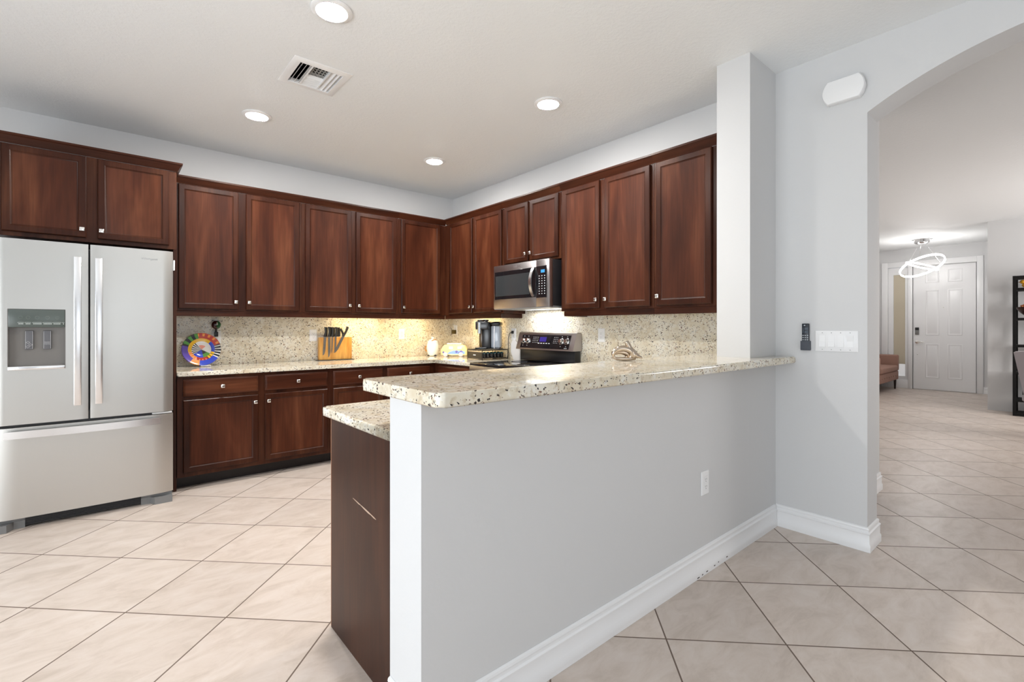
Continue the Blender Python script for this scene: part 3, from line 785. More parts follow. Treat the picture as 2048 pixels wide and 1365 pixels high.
q = MB(); q.box((0.004, -0.014, 0.105), (RW - 0.004, 0.0295, 0.295), 0.004, 2); q.build('storage_drawer', STEEL, rg)
MB().box((0.012, 0.615, 0.9185), (RW - 0.012, 0.690, 1.035), 0.006, 2).build('back_riser', BLACK, rg)
# console: leaning face from (y .575, z 1.03) to (y .625, z 1.197)
q = MB(); prof = [(0.572, 1.030), (0.690, 1.030), (0.690, 1.185), (0.680, 1.197), (0.635, 1.199), (0.624, 1.192)]
q.prism(prof, 'x', -0.006, RW + 0.004)
cs = q.build('console', MWSTEEL, rg)
fdv = Vector((0, 0.624 - 0.572, 1.192 - 1.030)); L_ = fdv.length; fdv.normalize(); nv = Vector((0, -fdv.z, fdv.y))
def on(x, s_, h): return Vector((x, 0.572, 1.030)) + fdv * s_ + nv * h
def plate(b, x0, x1, s0, s1, h0, h1): b.loops([[on(x0, s0, h), on(x1, s0, h), on(x1, s1, h), on(x0, s1, h)] for h in (h0, h1)]); return b
for x in (0.090, 0.150, 0.605, 0.672):
    q = MB(); c0, c1, c2 = on(x, 0.088, 0.0032), on(x, 0.088, 0.022), on(x, 0.088, 0.03)
    q.tube([c0, on(x, 0.088, 0.006)], 0.027, 24); q.tube([on(x, 0.088, 0.006), c1, c2], [0.022, 0.020, 0.017], 20)
    q.m(1)
    q.tube([on(x + 0.029 * math.cos(2 * PI * k / 24), 0.088 + 0.029 * math.sin(2 * PI * k / 24), 0.0036) for k in range(24)], 0.0009, 5, True)
    q.build('knob', [CHROME, HSTEEL], cs)
VIO = mat('violet_display', (0.01, 0.008, 0.03, 1), 0.2, emit=(0.10, 0.06, 0.7, 1), estr=0.35)
q = plate(MB(), 0.315, 0.405, 0.082, 0.128, 0.0032, 0.004); q.build('display', VIO, cs)
q = plate(MB(), 0.055, RW - 0.055, 0.015, L_ - 0.02, 0.0003, 0.003); q.m(1)
for x0, nx, s0, ns in ((0.222, 4, 0.07, 4), (0.505, 3, 0.07, 4)):
    for i in range(nx):
        for j in range(ns): plate(q, x0 + i * 0.021, x0 + i * 0.021 + 0.007, s0 + j * 0.018, s0 + j * 0.018 + 0.004, 0.0032, 0.0038)
for i in range(5): plate(q, 0.30 + i * 0.035, 0.32 + i * 0.035, 0.063, 0.069, 0.0032, 0.0038)
for x in (0.090, 0.150, 0.605, 0.672): plate(q, x - 0.004, x + 0.004, 0.038, 0.043, 0.0032, 0.0038); plate(q, x - 0.004, x + 0.004, 0.132, 0.136, 0.0032, 0.0038)
plate(q, 0.655, 0.69, 0.022, 0.026, 0.0032, 0.0038)
q.build('glass_panel', [BGLASS, PRINT], cs)

# ------------------------------------------------------------------ outlets and switches
def make_outlet(label, loc, rot):
    t = thing('wall_outlet', label, 'outlet', loc, (0, 0, rot), group='white wall outlets')
    MB().nested(-0.037, 0.037, -0.06, 0.06, [(0, -0.0005), (0, -0.003), (0.004, -0.0065)]).build('cover_plate', WHITE, t)
    for z in (-0.018, 0.018):
        b = MB(); b.box((-0.0165, -0.0085, z - 0.0165), (0.0165, -0.0066, z + 0.0165), 0.0006, 1)
        b.m(1).box((-0.007, -0.0090, z - 0.002), (-0.0055, -0.0084, z + 0.007)); b.box((0.0055, -0.0090, z - 0.002), (0.007, -0.0084, z + 0.007))
        b.lathe([(0.0022, -0.0084), (0.0022, -0.0090)], (0, 0, z - 0.009), 10, 'y')
        b.build('receptacle', [WHITE, mat('slot_grey', (0.08, 0.08, 0.08, 1), 0.6)], t)
    return t
ySP = YB - 0.0207; xSP = XR - 0.0207
ot = make_outlet('white wall outlet on the backsplash behind the colourful plate, holding a night light', (0.756, ySP, 1.157), 0)
dup(ot, (1.605, ySP, 1.165), (0, 0, 0), 'white wall outlet on the backsplash at the left edge of the knife block')
dup(ot, (2.592, ySP, 1.168), (0, 0, 0), 'white wall outlet on the backsplash between knife block and cookie jar')
dup(ot, (xSP, 2.657, 1.177), (0, 0, rr), 'white wall outlet on the backsplash above the metal sculpture')
dup(ot, (xSP, 3.830, 1.175), (0, 0, rr), 'white wall outlet beside the range with a black cord plugged in')
dup(ot, (xSP, 4.935, 1.215), (0, 0, rr), 'white wall outlet in the backsplash corner with a brown plug in it')
dup(ot, (2.319, PY0 - 0.0002, 0.455), (0, 0, 0), 'white wall outlet low on the grey half wall under the bar')

sw = thing('light_switch', 'white four-gang rocker switch plate on the grey wall beside the arch', 'switch', (XA0 - 0.0002, 0.8855, 1.1655), (0, 0, rr))
MB().nested(-0.1065, 0.1065, -0.0605, 0.0605, [(0, -0.0005), (0, -0.003), (0.005, -0.0065)]).build('cover_plate', TRIM, sw)
for i in range(4):
    x = -0.069 + i * 0.046
    b = MB()
    up = i in (3,)
    y0, y1 = (-0.0068, -0.0115) if up else (-0.0115, -0.0068)
    b.prism([(-0.0064, -0.033), (y0 - 0.001, -0.033), (-0.0085, 0.0), (y1 - 0.001, 0.033), (-0.0064, 0.033)], 'x', x - 0.0155, x + 0.0155)
    b.build('rocker', TRIM, sw, smooth=False)
    for z in (-0.049, 0.049):
        MB().lathe([(0.0028, -0.0062), (0.0028, -0.0074), (0.001, -0.0077)], (x, 0, z), 10, 'y').build('screw', mat('screw_grey', (0.45, 0.45, 0.45, 1), 0.4), sw)
# remote in its wall cradle
NAVY = mat('dark_navy_plastic', srgb(30, 36, 46), 0.35)
rm = thing('remote_control', 'dark fan remote with white buttons hanging on the wall left of the switches', 'remote', (XA0 - 0.0002, 1.041, 1.112), (0, 0, rr))
MB().box((-0.0195, -0.017, 0.012), (0.0195, -0.004, 0.157), 0.004, 3).build('case', NAVY, rm)
b = MB()
b.box((-0.008, -0.0185, 0.143), (0.000, -0.0168, 0.149), 0.001, 1)
for z in (0.083, 0.070, 0.057):
    for x in (-0.012, 0.0, 0.012): b.box((x - 0.004, -0.0185, z), (x + 0.004, -0.0168, z + 0.005), 0.001, 1)
b.build('button_row', mat('pale_button', srgb(190, 195, 200), 0.4), rm)
b = MB()
b.box((-0.014, -0.0185, 0.100), (-0.009, -0.0168, 0.132), 0.001, 1); b.box((-0.004, -0.0185, 0.118), (0.015, -0.0168, 0.133), 0.001, 1); b.box((-0.004, -0.0185, 0.098), (0.015, -0.0168, 0.113), 0.001, 1)
b.build('rocker_button', mat('slate_button', srgb(70, 80, 92), 0.4), rm)
cr = MB(); cr.prism([(-0.025, -0.0005), (-0.025, -0.0215), (0.025, -0.0215), (0.025, -0.0005), (0.0205, -0.0005), (0.0205, -0.0178), (-0.0205, -0.0178), (-0.0205, -0.0005)], 'z', 0.0, 0.052)
cr.box((-0.025, -0.0215, -0.004), (0.025, -0.0005, 0.0), 0.001, 1)
tag(cr.build('remote_cradle', mat('charcoal_plastic', srgb(52, 57, 68), 0.35), None, (XA0 - 0.0002, 1.041, 1.112), (0, 0, rr)), 'open charcoal wall cradle that holds the remote', 'holder')
# door chime
b = MB(); ls = []
def chime(i, y):
    pts = []
    hw_, hh = 0.104 - i, 0.066 - i
    for k in range(9): a = -1 + 2 * k / 8; pts.append((hw_ - 0.026 + 0.026 * (1 - a * a), y, a * hh))
    for k in range(9): a = 1 - 2 * k / 8; pts.append((-hw_ + 0.026 - 0.026 * (1 - a * a), y, a * hh))
    return pts
ch = thing('door_chime', 'white box with bowed ends high on the wall left of the arch', 'door chime', (XA0 - 0.0002, 0.842, 2.595), (0, 0, rr))
b.loops([chime(0.004, -0.0005), chime(0.004, -0.03)]); b.build('back_box', WHITE, ch)
b = MB(); b.loops([chime(0, -0.0302), chime(0, -0.042), chime(0.004, -0.049), chime(0.010, -0.051)]); b.build('cover', WHITE, ch)

# ------------------------------------------------------------------ things on the back counter
def pol(name, cols):
    return [mat(name + '_' + n, c, 0.12, coat=0.4) for n, c in cols]
pc_ = [('red', srgb(178, 44, 20)), ('yellow', srgb(226, 176, 10)), ('blue', srgb(36, 64, 190)), ('green', srgb(78, 140, 50)), ('black', srgb(22, 22, 28)), ('white', srgb(232, 230, 226)), ('orange', srgb(226, 140, 46)), ('purple', srgb(84, 60, 160)), ('pink', srgb(230, 150, 130))]
PM = pol('plate_glaze', pc_)
pl = thing('decorative_plate', 'round multicoloured patterned glass plate standing on the counter beside the refrigerator', 'plate', (0.628, 4.885, 1.0565), (R(-14), 0, R(-4)))
bm = bmesh.new()
RN = [0.0, 0.02, 0.04, 0.06, 0.072, 0.085, 0.098, 0.104, 0.116, 0.128, 0.140, 0.144]
dep = [0.014, 0.014, 0.014, 0.013, 0.009, 0.006, 0.004, 0.003, 0.001, -0.001, -0.003, -0.003]
NS = 96
rows = []
for r_, d_ in zip(RN, dep):
    rows.append([bm.verts.new((max(r_, 0.0005) * math.cos(2 * PI * k / NS), d_, max(r_, 0.0005) * math.sin(2 * PI * k / NS))) for k in range(NS)])
def pcol(i, k):
    a = 360 * (k + 0.5) / NS; r_ = (RN[i] + RN[i + 1]) / 2
    if r_ > 0.1:
        if 20 <= a < 100: return 6 if (k % 5 in (1, 2) and i in (8, 9)) else 0
        if 100 <= a < 165: return 3 if (k // 3) % 2 else 4
        if 165 <= a < 232: return 7
        if 232 <= a < 262: return 6
        if 262 <= a < 325: return 2
        return 5 if (k % 3 == 0) else 4
    if r_ > 0.068:
        if 45 <= a < 195: return 1
        if 195 <= a < 245: return 6 if k % 4 else 8
        if 245 <= a < 300: return 0 if not (k % 4 == 1 and i == 5) else 8
        if 300 <= a < 345: return 1 if k % 4 else 4
        return 2
    if 120 <= a < 215: return 5 if k % 4 < 2 else 4
    if 215 <= a < 280: return 2
    if 280 <= a < 330: return 3 if r_ > 0.03 else 4
    if 40 <= a < 120: return 8 if r_ < 0.05 else 5
    return 5
for i in range(len(RN) - 1):
    for k in range(NS):
        j = (k + 1) % NS
        fc_ = bm.faces.new([rows[i][k], rows[i][j], rows[i + 1][j], rows[i + 1][k]]); fc_.material_index = pcol(i, k)
back = [[bm.verts.new((r_ * math.cos(2 * PI * k / NS), d_, r_ * math.sin(2 * PI * k / NS))) for k in range(NS)] for r_, d_ in ((0.142, 0.002), (0.08, 0.011), (0.06, 0.019), (0.001, 0.019))]
prev = rows[-1]
for rw in back:
    for k in range(NS):
        j = (k + 1) % NS
        fc_ = bm.faces.new([prev[k], prev[j], rw[j], rw[k]]); fc_.material_index = 5
    prev = rw
bmesh.ops.recalc_face_normals(bm, faces=bm.faces[:])
me = bpy.data.meshes.new('dish'); bm.to_mesh(me); bm.free()
for q in PM: me.materials.append(q)
me.polygons.foreach_set('use_smooth', [True] * len(me.polygons))
o = bpy.data.objects.new('dish', me); COL.objects.link(o); o.parent = pl
ST = mat('clear_acrylic', (0.85, 0.87, 0.92, 1), 0.1, spec=0.6)
b = MB()
for s_ in (-0.03, 0.03): b.tube([(s_ * 1.2, -0.06, 0.008), (s_ * 1.1, -0.012, 0.004), (s_, 0.06, 0.003), (s_, 0.085, 0.11)], 0.0028, 8)
b.tube([(-0.036, -0.06, 0.008), (0.036, -0.06, 0.008)], 0.0028, 8); b.tube([(-0.03, 0.06, 0.003), (0.03, 0.06, 0.003)], 0.0028, 8)
tag(b.build('plate_stand', ST, None, (0.655, 4.875, CT + 0.0005), (0, 0, R(-4))), 'small clear stand that props up the colourful plate', 'plate stand')
nl = thing('night_light', 'small red and green stained glass night light plugged in above the colourful plate', 'night light', (0.752, ySP - 0.0092, 1.185))
MB().box((-0.014, -0.03, -0.022), (0.014, -0.0005, 0.022), 0.003, 2).build('plug_base', BLACK, nl)
MB().tube([(0, -0.015, 0.02), (0, -0.018, 0.05)], 0.008, 10).build('stem', BLACK, nl)
b = MB(); b.ball((0, -0.018, 0.083), 0.038, 20, (0.95, 0.35, 1.0)); 
sh = b.build('shade', [mat('dark_red_glass', srgb(60, 14, 12), 0.12), mat('green_glass', srgb(40, 92, 56), 0.12), mat('pale_glass', srgb(190, 190, 180), 0.12)], nl)
for p_ in sh.data.polygons:
    c_ = p_.center
    if c_.x > 0.004: p_.material_index = 1
    if 0 < c_.x < 0.014 and abs(c_.z - 0.095) < 0.01: p_.material_index = 2
MB().box((-0.036, -0.028, 0.117), (0.036, -0.008, 0.121)).build('top_bar', BLACK, nl)

# knife block
OAK = mat('honey_wood_board', srgb(205, 150, 72), 0.35)
k_ = NT(OAK); tc = k_.n('ShaderNodeTexCoord'); mp = k_.n('ShaderNodeMapping'); mp.inputs['Scale'].default_value = (30, 30, 5); k_.l(tc, 'Object', mp, 'Vector')
nz = k_.n('ShaderNodeTexNoise', Scale=1.0, Detail=3.0); k_.l(mp, 'Vector', nz, 'Vector')
rp = k_.ramp([(0.3, srgb(188, 128, 52)), (0.7, srgb(222, 172, 92))]); k_.l(nz, 'Fac', rp, 'Fac'); k_.l(rp, 'Color', k_.b, 'Base Color')
KX, KY = 1.805, 4.945
kb = thing('knife_block', 'honey wood magnetic knife block on a black base on the back counter', 'knife block', (KX, KY, CT))
MB().box((-0.187, -0.045, 0.0005), (0.187, 0.045, 0.007), 0.002, 1).build('base', BLACK, kb)
MB().box((-0.168, -0.020, 0.0072), (0.168, 0.030, 0.236), 0.003, 2).build('wood_board', OAK, kb)
BLADE = mat('knife_blade_steel', (0.42, 0.41, 0.40, 1), 0.25, 1.0)
HAND = mat('black_knife_handle', (0.02, 0.019, 0.018, 1), 0.32)
gk = 'knives in the knife block'
def knife(label, x, top, ln, wd, lean, front=True):
    t = thing('kitchen_knife', label, 'knife', (KX + x, KY + (-0.0235 if front else 0.005), CT + 0.236), (0, lean, 0), gk)
    y0, y1 = -0.0012, 0.0012
    if front:
        b = MB(); b.loops([[(p_[0], y, p_[1]) for p_ in ((-wd / 2, 0.006), (wd / 2, 0.006), (wd / 2, -ln * 0.72), (wd * 0.15, -ln * 0.93), (-wd * 0.42, -ln), (-wd / 2, -ln * 0.7))] for y in (y0, y1)])
        b.build('blade', BLADE, t)
    b = MB(); n = 8; ls = []
    for i in range(n + 1):
        u = i / n; z = 0.007 + top * u; w_ = 0.0155 * (1 - 0.2 * math.sin(PI * u)); cx = 0.008 * math.sin(PI * u * 0.9) - 0.004
        ls.append([(cx + w_ * math.cos(2 * PI * q / 10) * 0.95, -0.0095 * math.sin(2 * PI * q / 10) if True else 0, z) for q in range(10)])
    b.loops(ls); b.build('handle', HAND, t)
    return t
knife('chef knife at the left end of the knife block', -0.112, 0.098, 0.185, 0.026, R(4))
knife('widest bladed knife second from the left in the knife block', -0.070, 0.100, 0.205, 0.024, R(0))
knife('narrow short-bladed knife third from the left in the knife block', -0.038, 0.096, 0.165, 0.012, R(2))
knife('slim bladed knife fourth from the left in the knife block', -0.003, 0.098, 0.160, 0.016, R(3))
sk = knife('slanted knife leaning across the knife block', 0.068, 0.112, 0.185, 0.026, R(27)); sk.location.y -= 0.004
lb = 'black-handled knife standing behind the front row of the knife block'
for x, ln_ in ((-0.092, 0.095), (-0.05, 0.098), (-0.018, 0.094), (0.022, 0.097), (0.045, 0.095)):
    knife(lb, x, ln_, 0, 0, R(-5) if x > 0.01 else R(2), False)
knife('black-handled knife behind the slanted knife, leaning the other way', 0.095, 0.09, 0, 0, R(-24), False)

# ------------------------------------------------------------------ corner: cookie jar, van jar, coffee maker
CER = mat('white_glazed_ceramic', (0.86, 0.85, 0.82, 1), 0.15, coat=0.5)
cj = thing('cookie_jar', 'white ceramic cookie jar with brown handles in the counter corner', 'jar', (2.93, 4.885, CT + 0.0005), (0, 0, R(-45)))
MB().lathe([(0.052, 0.006), (0.058, 0.02), (0.066, 0.05), (0.071, 0.09), (0.070, 0.13), (0.062, 0.155), (0.060, 0.160)], seg=36).build('jar_body', CER, cj)
MB().lathe([(0.063, 0.1605), (0.062, 0.170), (0.045, 0.188), (0.018, 0.200), (0.014, 0.206), (0.020, 0.216), (0.014, 0.226), (0.002, 0.229)], seg=32).build('lid', CER, cj)
BRN = mat('brown_glaze', srgb(190, 130, 62), 0.3)
MB().tube([(-0.066, 0, 0.12), (-0.088, 0, 0.11), (-0.092, 0, 0.085), (-0.084, 0, 0.062), (-0.066, 0, 0.055)], 0.007, 10).build('handle', BRN, cj)
MB().tube([(0.0, -0.055, 0.178), (0.02, -0.04, 0.19), (0.035, -0.02, 0.194), (0.045, 0.0, 0.188)], 0.006, 8).build('ribbon', BRN, cj)
for x in (-0.038, 0.038): MB().ball((x, -0.035, 0.009), 0.016, 14, (1.2, 1.0, 0.55)).build('foot', BLACK, cj)

vj = thing('van_cookie_jar', 'yellow ceramic jar shaped like a flower-painted van', 'jar', (3.075, 4.64, CT + 0.0005), (0, 0, R(-46)))
VY = mat('pale_yellow_glaze', srgb(232, 220, 160), 0.2, coat=0.4)
prof = [(-0.15, 0.02), (-0.152, 0.08), (-0.135, 0.105), (-0.118, 0.130), (-0.10, 0.138), (0.10, 0.138), (0.125, 0.128), (0.148, 0.09), (0.15, 0.02)]
def vloop(i, y): return [(x * (1 - i), y, 0.02 + (z - 0.02) * (1 - i)) for x, z in prof]
b = MB(); b.loops([vloop(0.06, -0.056), vloop(0.02, -0.052), vloop(0.0, -0.045), vloop(0.0, 0.045), vloop(0.02, 0.052), vloop(0.06, 0.056)])
vb = b.build('van_body', VY, vj)
b = MB(); b.box((-0.085, -0.040, 0.1385), (0.085, 0.040, 0.156), 0.008, 3); b.build('roof_lid', CER, vj)
PGR = mat('grey_painted_window', srgb(196, 196, 206), 0.2)
for x0, x1 in ((-0.055, -0.008), (0.045, 0.095)):
    MB().box((x0, -0.0585, 0.088), (x1, -0.055, 0.118), 0.001, 1).build('painted_window', PGR, vj)
PBL = mat('blue_glaze', srgb(120, 160, 226), 0.2); PPU = mat('violet_glaze', srgb(104, 92, 178), 0.2)
b = MB(); b.loops([[(x, y, z) for x, z in ((-0.075, 0.032), (0.13, 0.032), (0.13, 0.062), (0.05, 0.072), (0.0, 0.070), (-0.05, 0.055))] for y in (-0.0582, -0.0545)]); b.build('painted_band', PBL, vj)
fl = MB()
for x, z, r_ in ((0.035, 0.058, 0.015), (0.09, 0.058, 0.016), (-0.118, 0.05, 0.012), (0.065, 0.045, 0.011)):
    for q in range(6): a = q * PI / 3; fl.ball((x + r_ * 0.6 * math.cos(a), -0.0585, z + r_ * 0.6 * math.sin(a)), r_ * 0.42, 8, (1, 0.25, 1))
fl.build('painted_flower', PPU, vj)
for x in (-0.095, 0.085):
    for s_ in (-1, 1):
        MB().lathe([(0.024, s_ * 0.044), (0.026, s_ * 0.050), (0.026, s_ * 0.062), (0.018, s_ * 0.066), (0.001, s_ * 0.067)], (x, 0, 0.0262), 20, 'y').build('wheel', mat('pinkish_white_glaze', srgb(228, 214, 214), 0.2), vj)

# pod drawer under the coffee maker
RX0, RX1, RY0, RY1 = 2.925, 3.265, 3.905, 4.165
rk = thing('pod_rack', 'black wire and metal coffee pod drawer under the coffee maker', 'pod rack', ((RX0 + RX1) / 2, (RY0 + RY1) / 2, CT + 0.0005))
ax, ay = (RX1 - RX0) / 2, (RY1 - RY0) / 2
WIRE = mat('dark_wire', (0.06, 0.055, 0.05, 1), 0.35, 0.6)
b = MB()
for x in (-ax, ax):
    for y in (-ay, ay): b.tube([(x, y, 0.0), (x, y, 0.104)], 0.004, 8)
lp = [(-ax, -ay, 0.104), (ax, -ay, 0.104), (ax, ay, 0.104), (-ax, ay, 0.104)]
b.tube(lp + lp[:1], 0.004, 8)
lp = [(x, y, 0.012) for x, y, z in lp]
b.tube(lp + lp[:1], 0.003, 8)
b.build('wire_frame', WIRE, rk)
MB().box((-ax + 0.006, -ay + 0.006, 0.095), (ax - 0.006, ay - 0.006, 0.1005)).build('top_shelf', BLACK, rk, smooth=False)
b = MB(); b.box((-ax - 0.004, -ay + 0.008, 0.016), (-ax + 0.004, ay - 0.008, 0.082), 0.002, 1); b.box((-ax + 0.004, -ay + 0.01, 0.016), (ax - 0.01, ay - 0.01, 0.02))
dw = b.build('drawer', mat('dark_bronze_metal', (0.06, 0.05, 0.035, 1), 0.35, 0.4), rk)
MB().box((-ax - 0.0055, -0.022, 0.046), (-ax - 0.0042, 0.022, 0.054), 0.0003, 1).build('badge', mat('badge_white', (0.8, 0.8, 0.8, 1), 0.4), dw)
pg = 'coffee pods in the pod drawer'
PODM = mat('dark_pod_plastic', (0.012, 0.012, 0.014, 1), 0.25); PODT = mat('teal_pod_foil', srgb(22, 62, 66), 0.3)
first = None
for i in range(6):
    for j in range(2):
        loc = (RX0 + 0.045 + i * 0.047, RY0 + 0.034 + j * 0.055, CT + 0.0215)
        if first is None:
            first = thing('coffee_pod', 'dark coffee pod in the open side of the pod drawer', 'coffee pod', loc, group=pg)
            MB().lathe([(0.016, 0.0), (0.018, 0.004), (0.0215, 0.040), (0.024, 0.0415), (0.024, 0.0435), (0.0205, 0.0435)], seg=20).build('cup', PODM, first)
            MB().lathe([(0.0203, 0.0436), (0.018, 0.050), (0.010, 0.056), (0.001, 0.058)], seg=20).build('foil_lid', PODT, first)
        else: dup(first, loc, (0, 0, 0), first['label'])
# coffee maker on top of the rack
cm = thing('coffee_maker', 'black pod coffee maker with a clear water tank, standing on the pod drawer', 'coffee maker', (3.09, 4.035, CT + 0.109), (0, 0, R(-52)))
CMB = mat('dark_grey_gloss_plastic', (0.02, 0.02, 0.022, 1), 0.22)
MB().box((-0.105, -0.115, 0.0005), (0.02, 0.08, 0.022), 0.006, 2).build('drip_tray', CMB, cm)
MB().box((-0.100, 0.03, 0.0225), (-0.046, 0.075, 0.2045), 0.003, 2).build('back_plate', mat('smoky_bronze_plastic', srgb(96, 74, 40), 0.2), cm)
b = MB(); b.box((-0.045, -0.06, 0.0), (0.045, 0.085, 0.285), 0.008, 2); b.build('column', CMB, cm)
b = MB(); b.box((-0.105, -0.11, 0.205), (0.04, 0.08, 0.292), 0.014, 3); b.build('brew_head', CMB, cm)
b = MB(); b.tube([(-0.07, -0.02, 0.286), (-0.07, -0.02, 0.308)], 0.033, 24); b.tube([(-0.01, -0.02, 0.286), (-0.01, -0.02, 0.310)], 0.03, 24); b.build('lid', CMB, cm)
MB().tube([(-0.062, -0.098, 0.165), (-0.062, -0.098, 0.280)], [0.020, 0.021], 20).build('pod_holder', mat('grey_chrome', (0.42, 0.46, 0.5, 1), 0.25, 1.0), cm)
MB().box((0.046, -0.055, 0.245), (0.150, 0.085, 0.288), 0.018, 3).build('tank_lid', CMB, cm)
TANK = mat('smoky_clear_tank', (0.32, 0.36, 0.42, 1), 0.08, spec=0.6)
MB().box((0.050, -0.05, 0.012), (0.146, 0.08, 0.2445), 0.014, 3).build('water_tank', TANK, cm)
MB().tube([(0.088, -0.053, 0.01), (0.088, -0.053, 0.24)], 0.006, 10).build('tank_rib', CHROME, cm)
MB().box((0.046, -0.055, 0.0005), (0.150, 0.085, 0.0115), 0.003, 2).build('tank_base', CMB, cm)
# cord
cd = MB(); cd.tube([(3.240, 3.890, CT + 0.006), (3.250, 3.886, CT + 0.05), (3.250, 3.880, CT + 0.13), (3.246, 3.876, CT + 0.22), (3.250, 3.862, CT + 0.272), (3.260, 3.84, CT + 0.287)], 0.0035, 8)
cdo = cd.build('cord', BLACK)
tag(cdo, 'black power cord running from the outlet beside the range down behind the pod drawer', 'cord')
MB().box((3.2555, 3.818, CT + 0.272), (3.2755, 3.842, CT + 0.302), 0.003, 2).build('plug', BLACK, cdo)
# white folded paper bag leaning behind
pb = MB()
pts = [(3.262, 3.790, 0.0), (3.262, 3.70, 0.0), (3.272, 3.705, 0.09), (3.276, 3.76, 0.17), (3.276, 3.815, 0.225), (3.270, 3.845, 0.17), (3.266, 3.835, 0.08)]
pb.loops([[Vector((x, y, CT + 0.001 + z)) for x, y, z in pts], [Vector((x - 0.008 - 0.006 * (z < 0.1), y + 0.004, CT + 0.001 + z * 0.985)) for x, y, z in pts]])
tag(pb.build('paper_bag', mat('white_paper', (0.85, 0.84, 0.84, 1), 0.6), smooth=False), 'crumpled white paper bag leaning on the backsplash left of the range', 'bag')
fr_ = MB(); fr_.box((3.243, 4.905, 1.165), (3.2755, 4.968, 1.215), 0.003, 2)
tag(fr_.build('plug_adapter', mat('brown_plug', srgb(92, 74, 30), 0.4)), 'small square brown plug adapter in the corner outlet', 'plug')

# ------------------------------------------------------------------ sculpture on the bar
SM = mat('champagne_metal', srgb(206, 190, 172), 0.16, 1.0)
sp_ = thing('sculpture', 'small champagne metal abstract knot sculpture standing on the bar', 'sculpture', (2.13, 1.555, 1.0675), (0, 0, R(-40)))
b = MB()
b.tube([(0.002, 0, 0.103), (0.006, 0, 0.092), (0.020, 0, 0.066), (0.034, 0, 0.046), (0.056, 0, 0.026), (0.088, 0, 0.0125)], [0.011, 0.0125, 0.0125, 0.015, 0.013, 0.002], 16, flat=1.2)
b.tube([(0.026, 0, 0.060), (0.040, 0, 0.030), (0.040, 0, 0.012), (0.052, 0, 0.008)], [0.010, 0.020, 0.014, 0.004], 16)
b.build('upright_fin', SM, sp_)
def curl(c0, rx, rz, a0, a1, y0, y1, rmax):
    pts = []; rs = []
    for k in range(30):
        u = k / 29; a = R(a0 + (a1 - a0) * u)
        pts.append((c0[0] + rx * math.cos(a), y0 + (y1 - y0) * u, c0[1] + rz * math.sin(a))); rs.append(rmax * (0.3 + 0.7 * math.sin(PI * min(max(u, 0.04), 0.96))))
    return pts, rs
b = MB()
p_, r_ = curl((-0.022, 0.033), 0.050, 0.031, -60, 215, -0.004, -0.012, 0.017); b.tube(p_, r_, 14)
p_, r_ = curl((-0.030, 0.027), 0.040, 0.020, 190, -75, 0.004, 0.012, 0.0165); b.tube(p_, r_, 14)
b.tube([(-0.085, -0.01, 0.016), (-0.055, -0.012, 0.011), (-0.02, -0.012, 0.0095), (0.02, -0.006, 0.009), (0.05, 0, 0.010)], [0.002, 0.009, 0.010, 0.009, 0.006], 14)
b.build('ring_knot', SM, sp_)

# ------------------------------------------------------------------ foyer beyond the arch
dor = struct(thing('door_1', '', '')); del dor['label']; del dor['category']
dor.location = (FX + 0.02, 1.632, 0.0); dor.rotation_euler = (0, 0, rr)
DW = 0.915
b = MB()
b.box((-DW / 2, 0.002, 0.006), (DW / 2, 0.046, DZ - 0.012))
lf = b.build('door_leaf', TRIM, dor, smooth=False)
PLV = [(0, 0.0018), (0.0, -0.001), (0.012, -0.006), (0.022, -0.001), (0.034, -0.001), (0.048, -0.006)]
for xx in (-0.272, 0.060):
    for z0, z1 in ((0.24, 0.92), (1.09, 1.99), (2.13, 2.385)):
        MB().nested(xx, xx + 0.212, z0, z1, PLV).build('raised_panel', TRIM, lf)
q = MB(); q.box((-0.428, -0.022, 1.10), (-0.366, 0.0015, 1.245), 0.006, 3); q.m(1).box((-0.426, -0.0235, 1.19), (-0.368, -0.021, 1.243), 0.004, 2)
q.build('keypad_lock', [mat('dark_nickel', (0.3, 0.3, 0.3, 1), 0.3, 1.0), BLACK], dor)
q = MB(); q.lathe([(0.033, 0.0015), (0.033, -0.008), (0.014, -0.012), (0.012, -0.05)], (-0.397, 0, 0.955), 20, 'y'); q.tube([(-0.397, -0.045, 0.955), (-0.34, -0.048, 0.957), (-0.29, -0.045, 0.953)], [0.010, 0.008, 0.006], 10)
q.build('lever_handle', NICKEL, dor)
MB().lathe([(0.010, 0.0015), (0.010, -0.004), (0.004, -0.005)], (0.002, 0, 1.64), 12, 'y').build('peephole', NICKEL, dor)
MB().lathe([(0.008, 0.0015), (0.008, -0.006), (0.004, -0.008)], (-0.392, 0, 0.70), 12, 'y').build('door_stop_pin', NICKEL, dor)
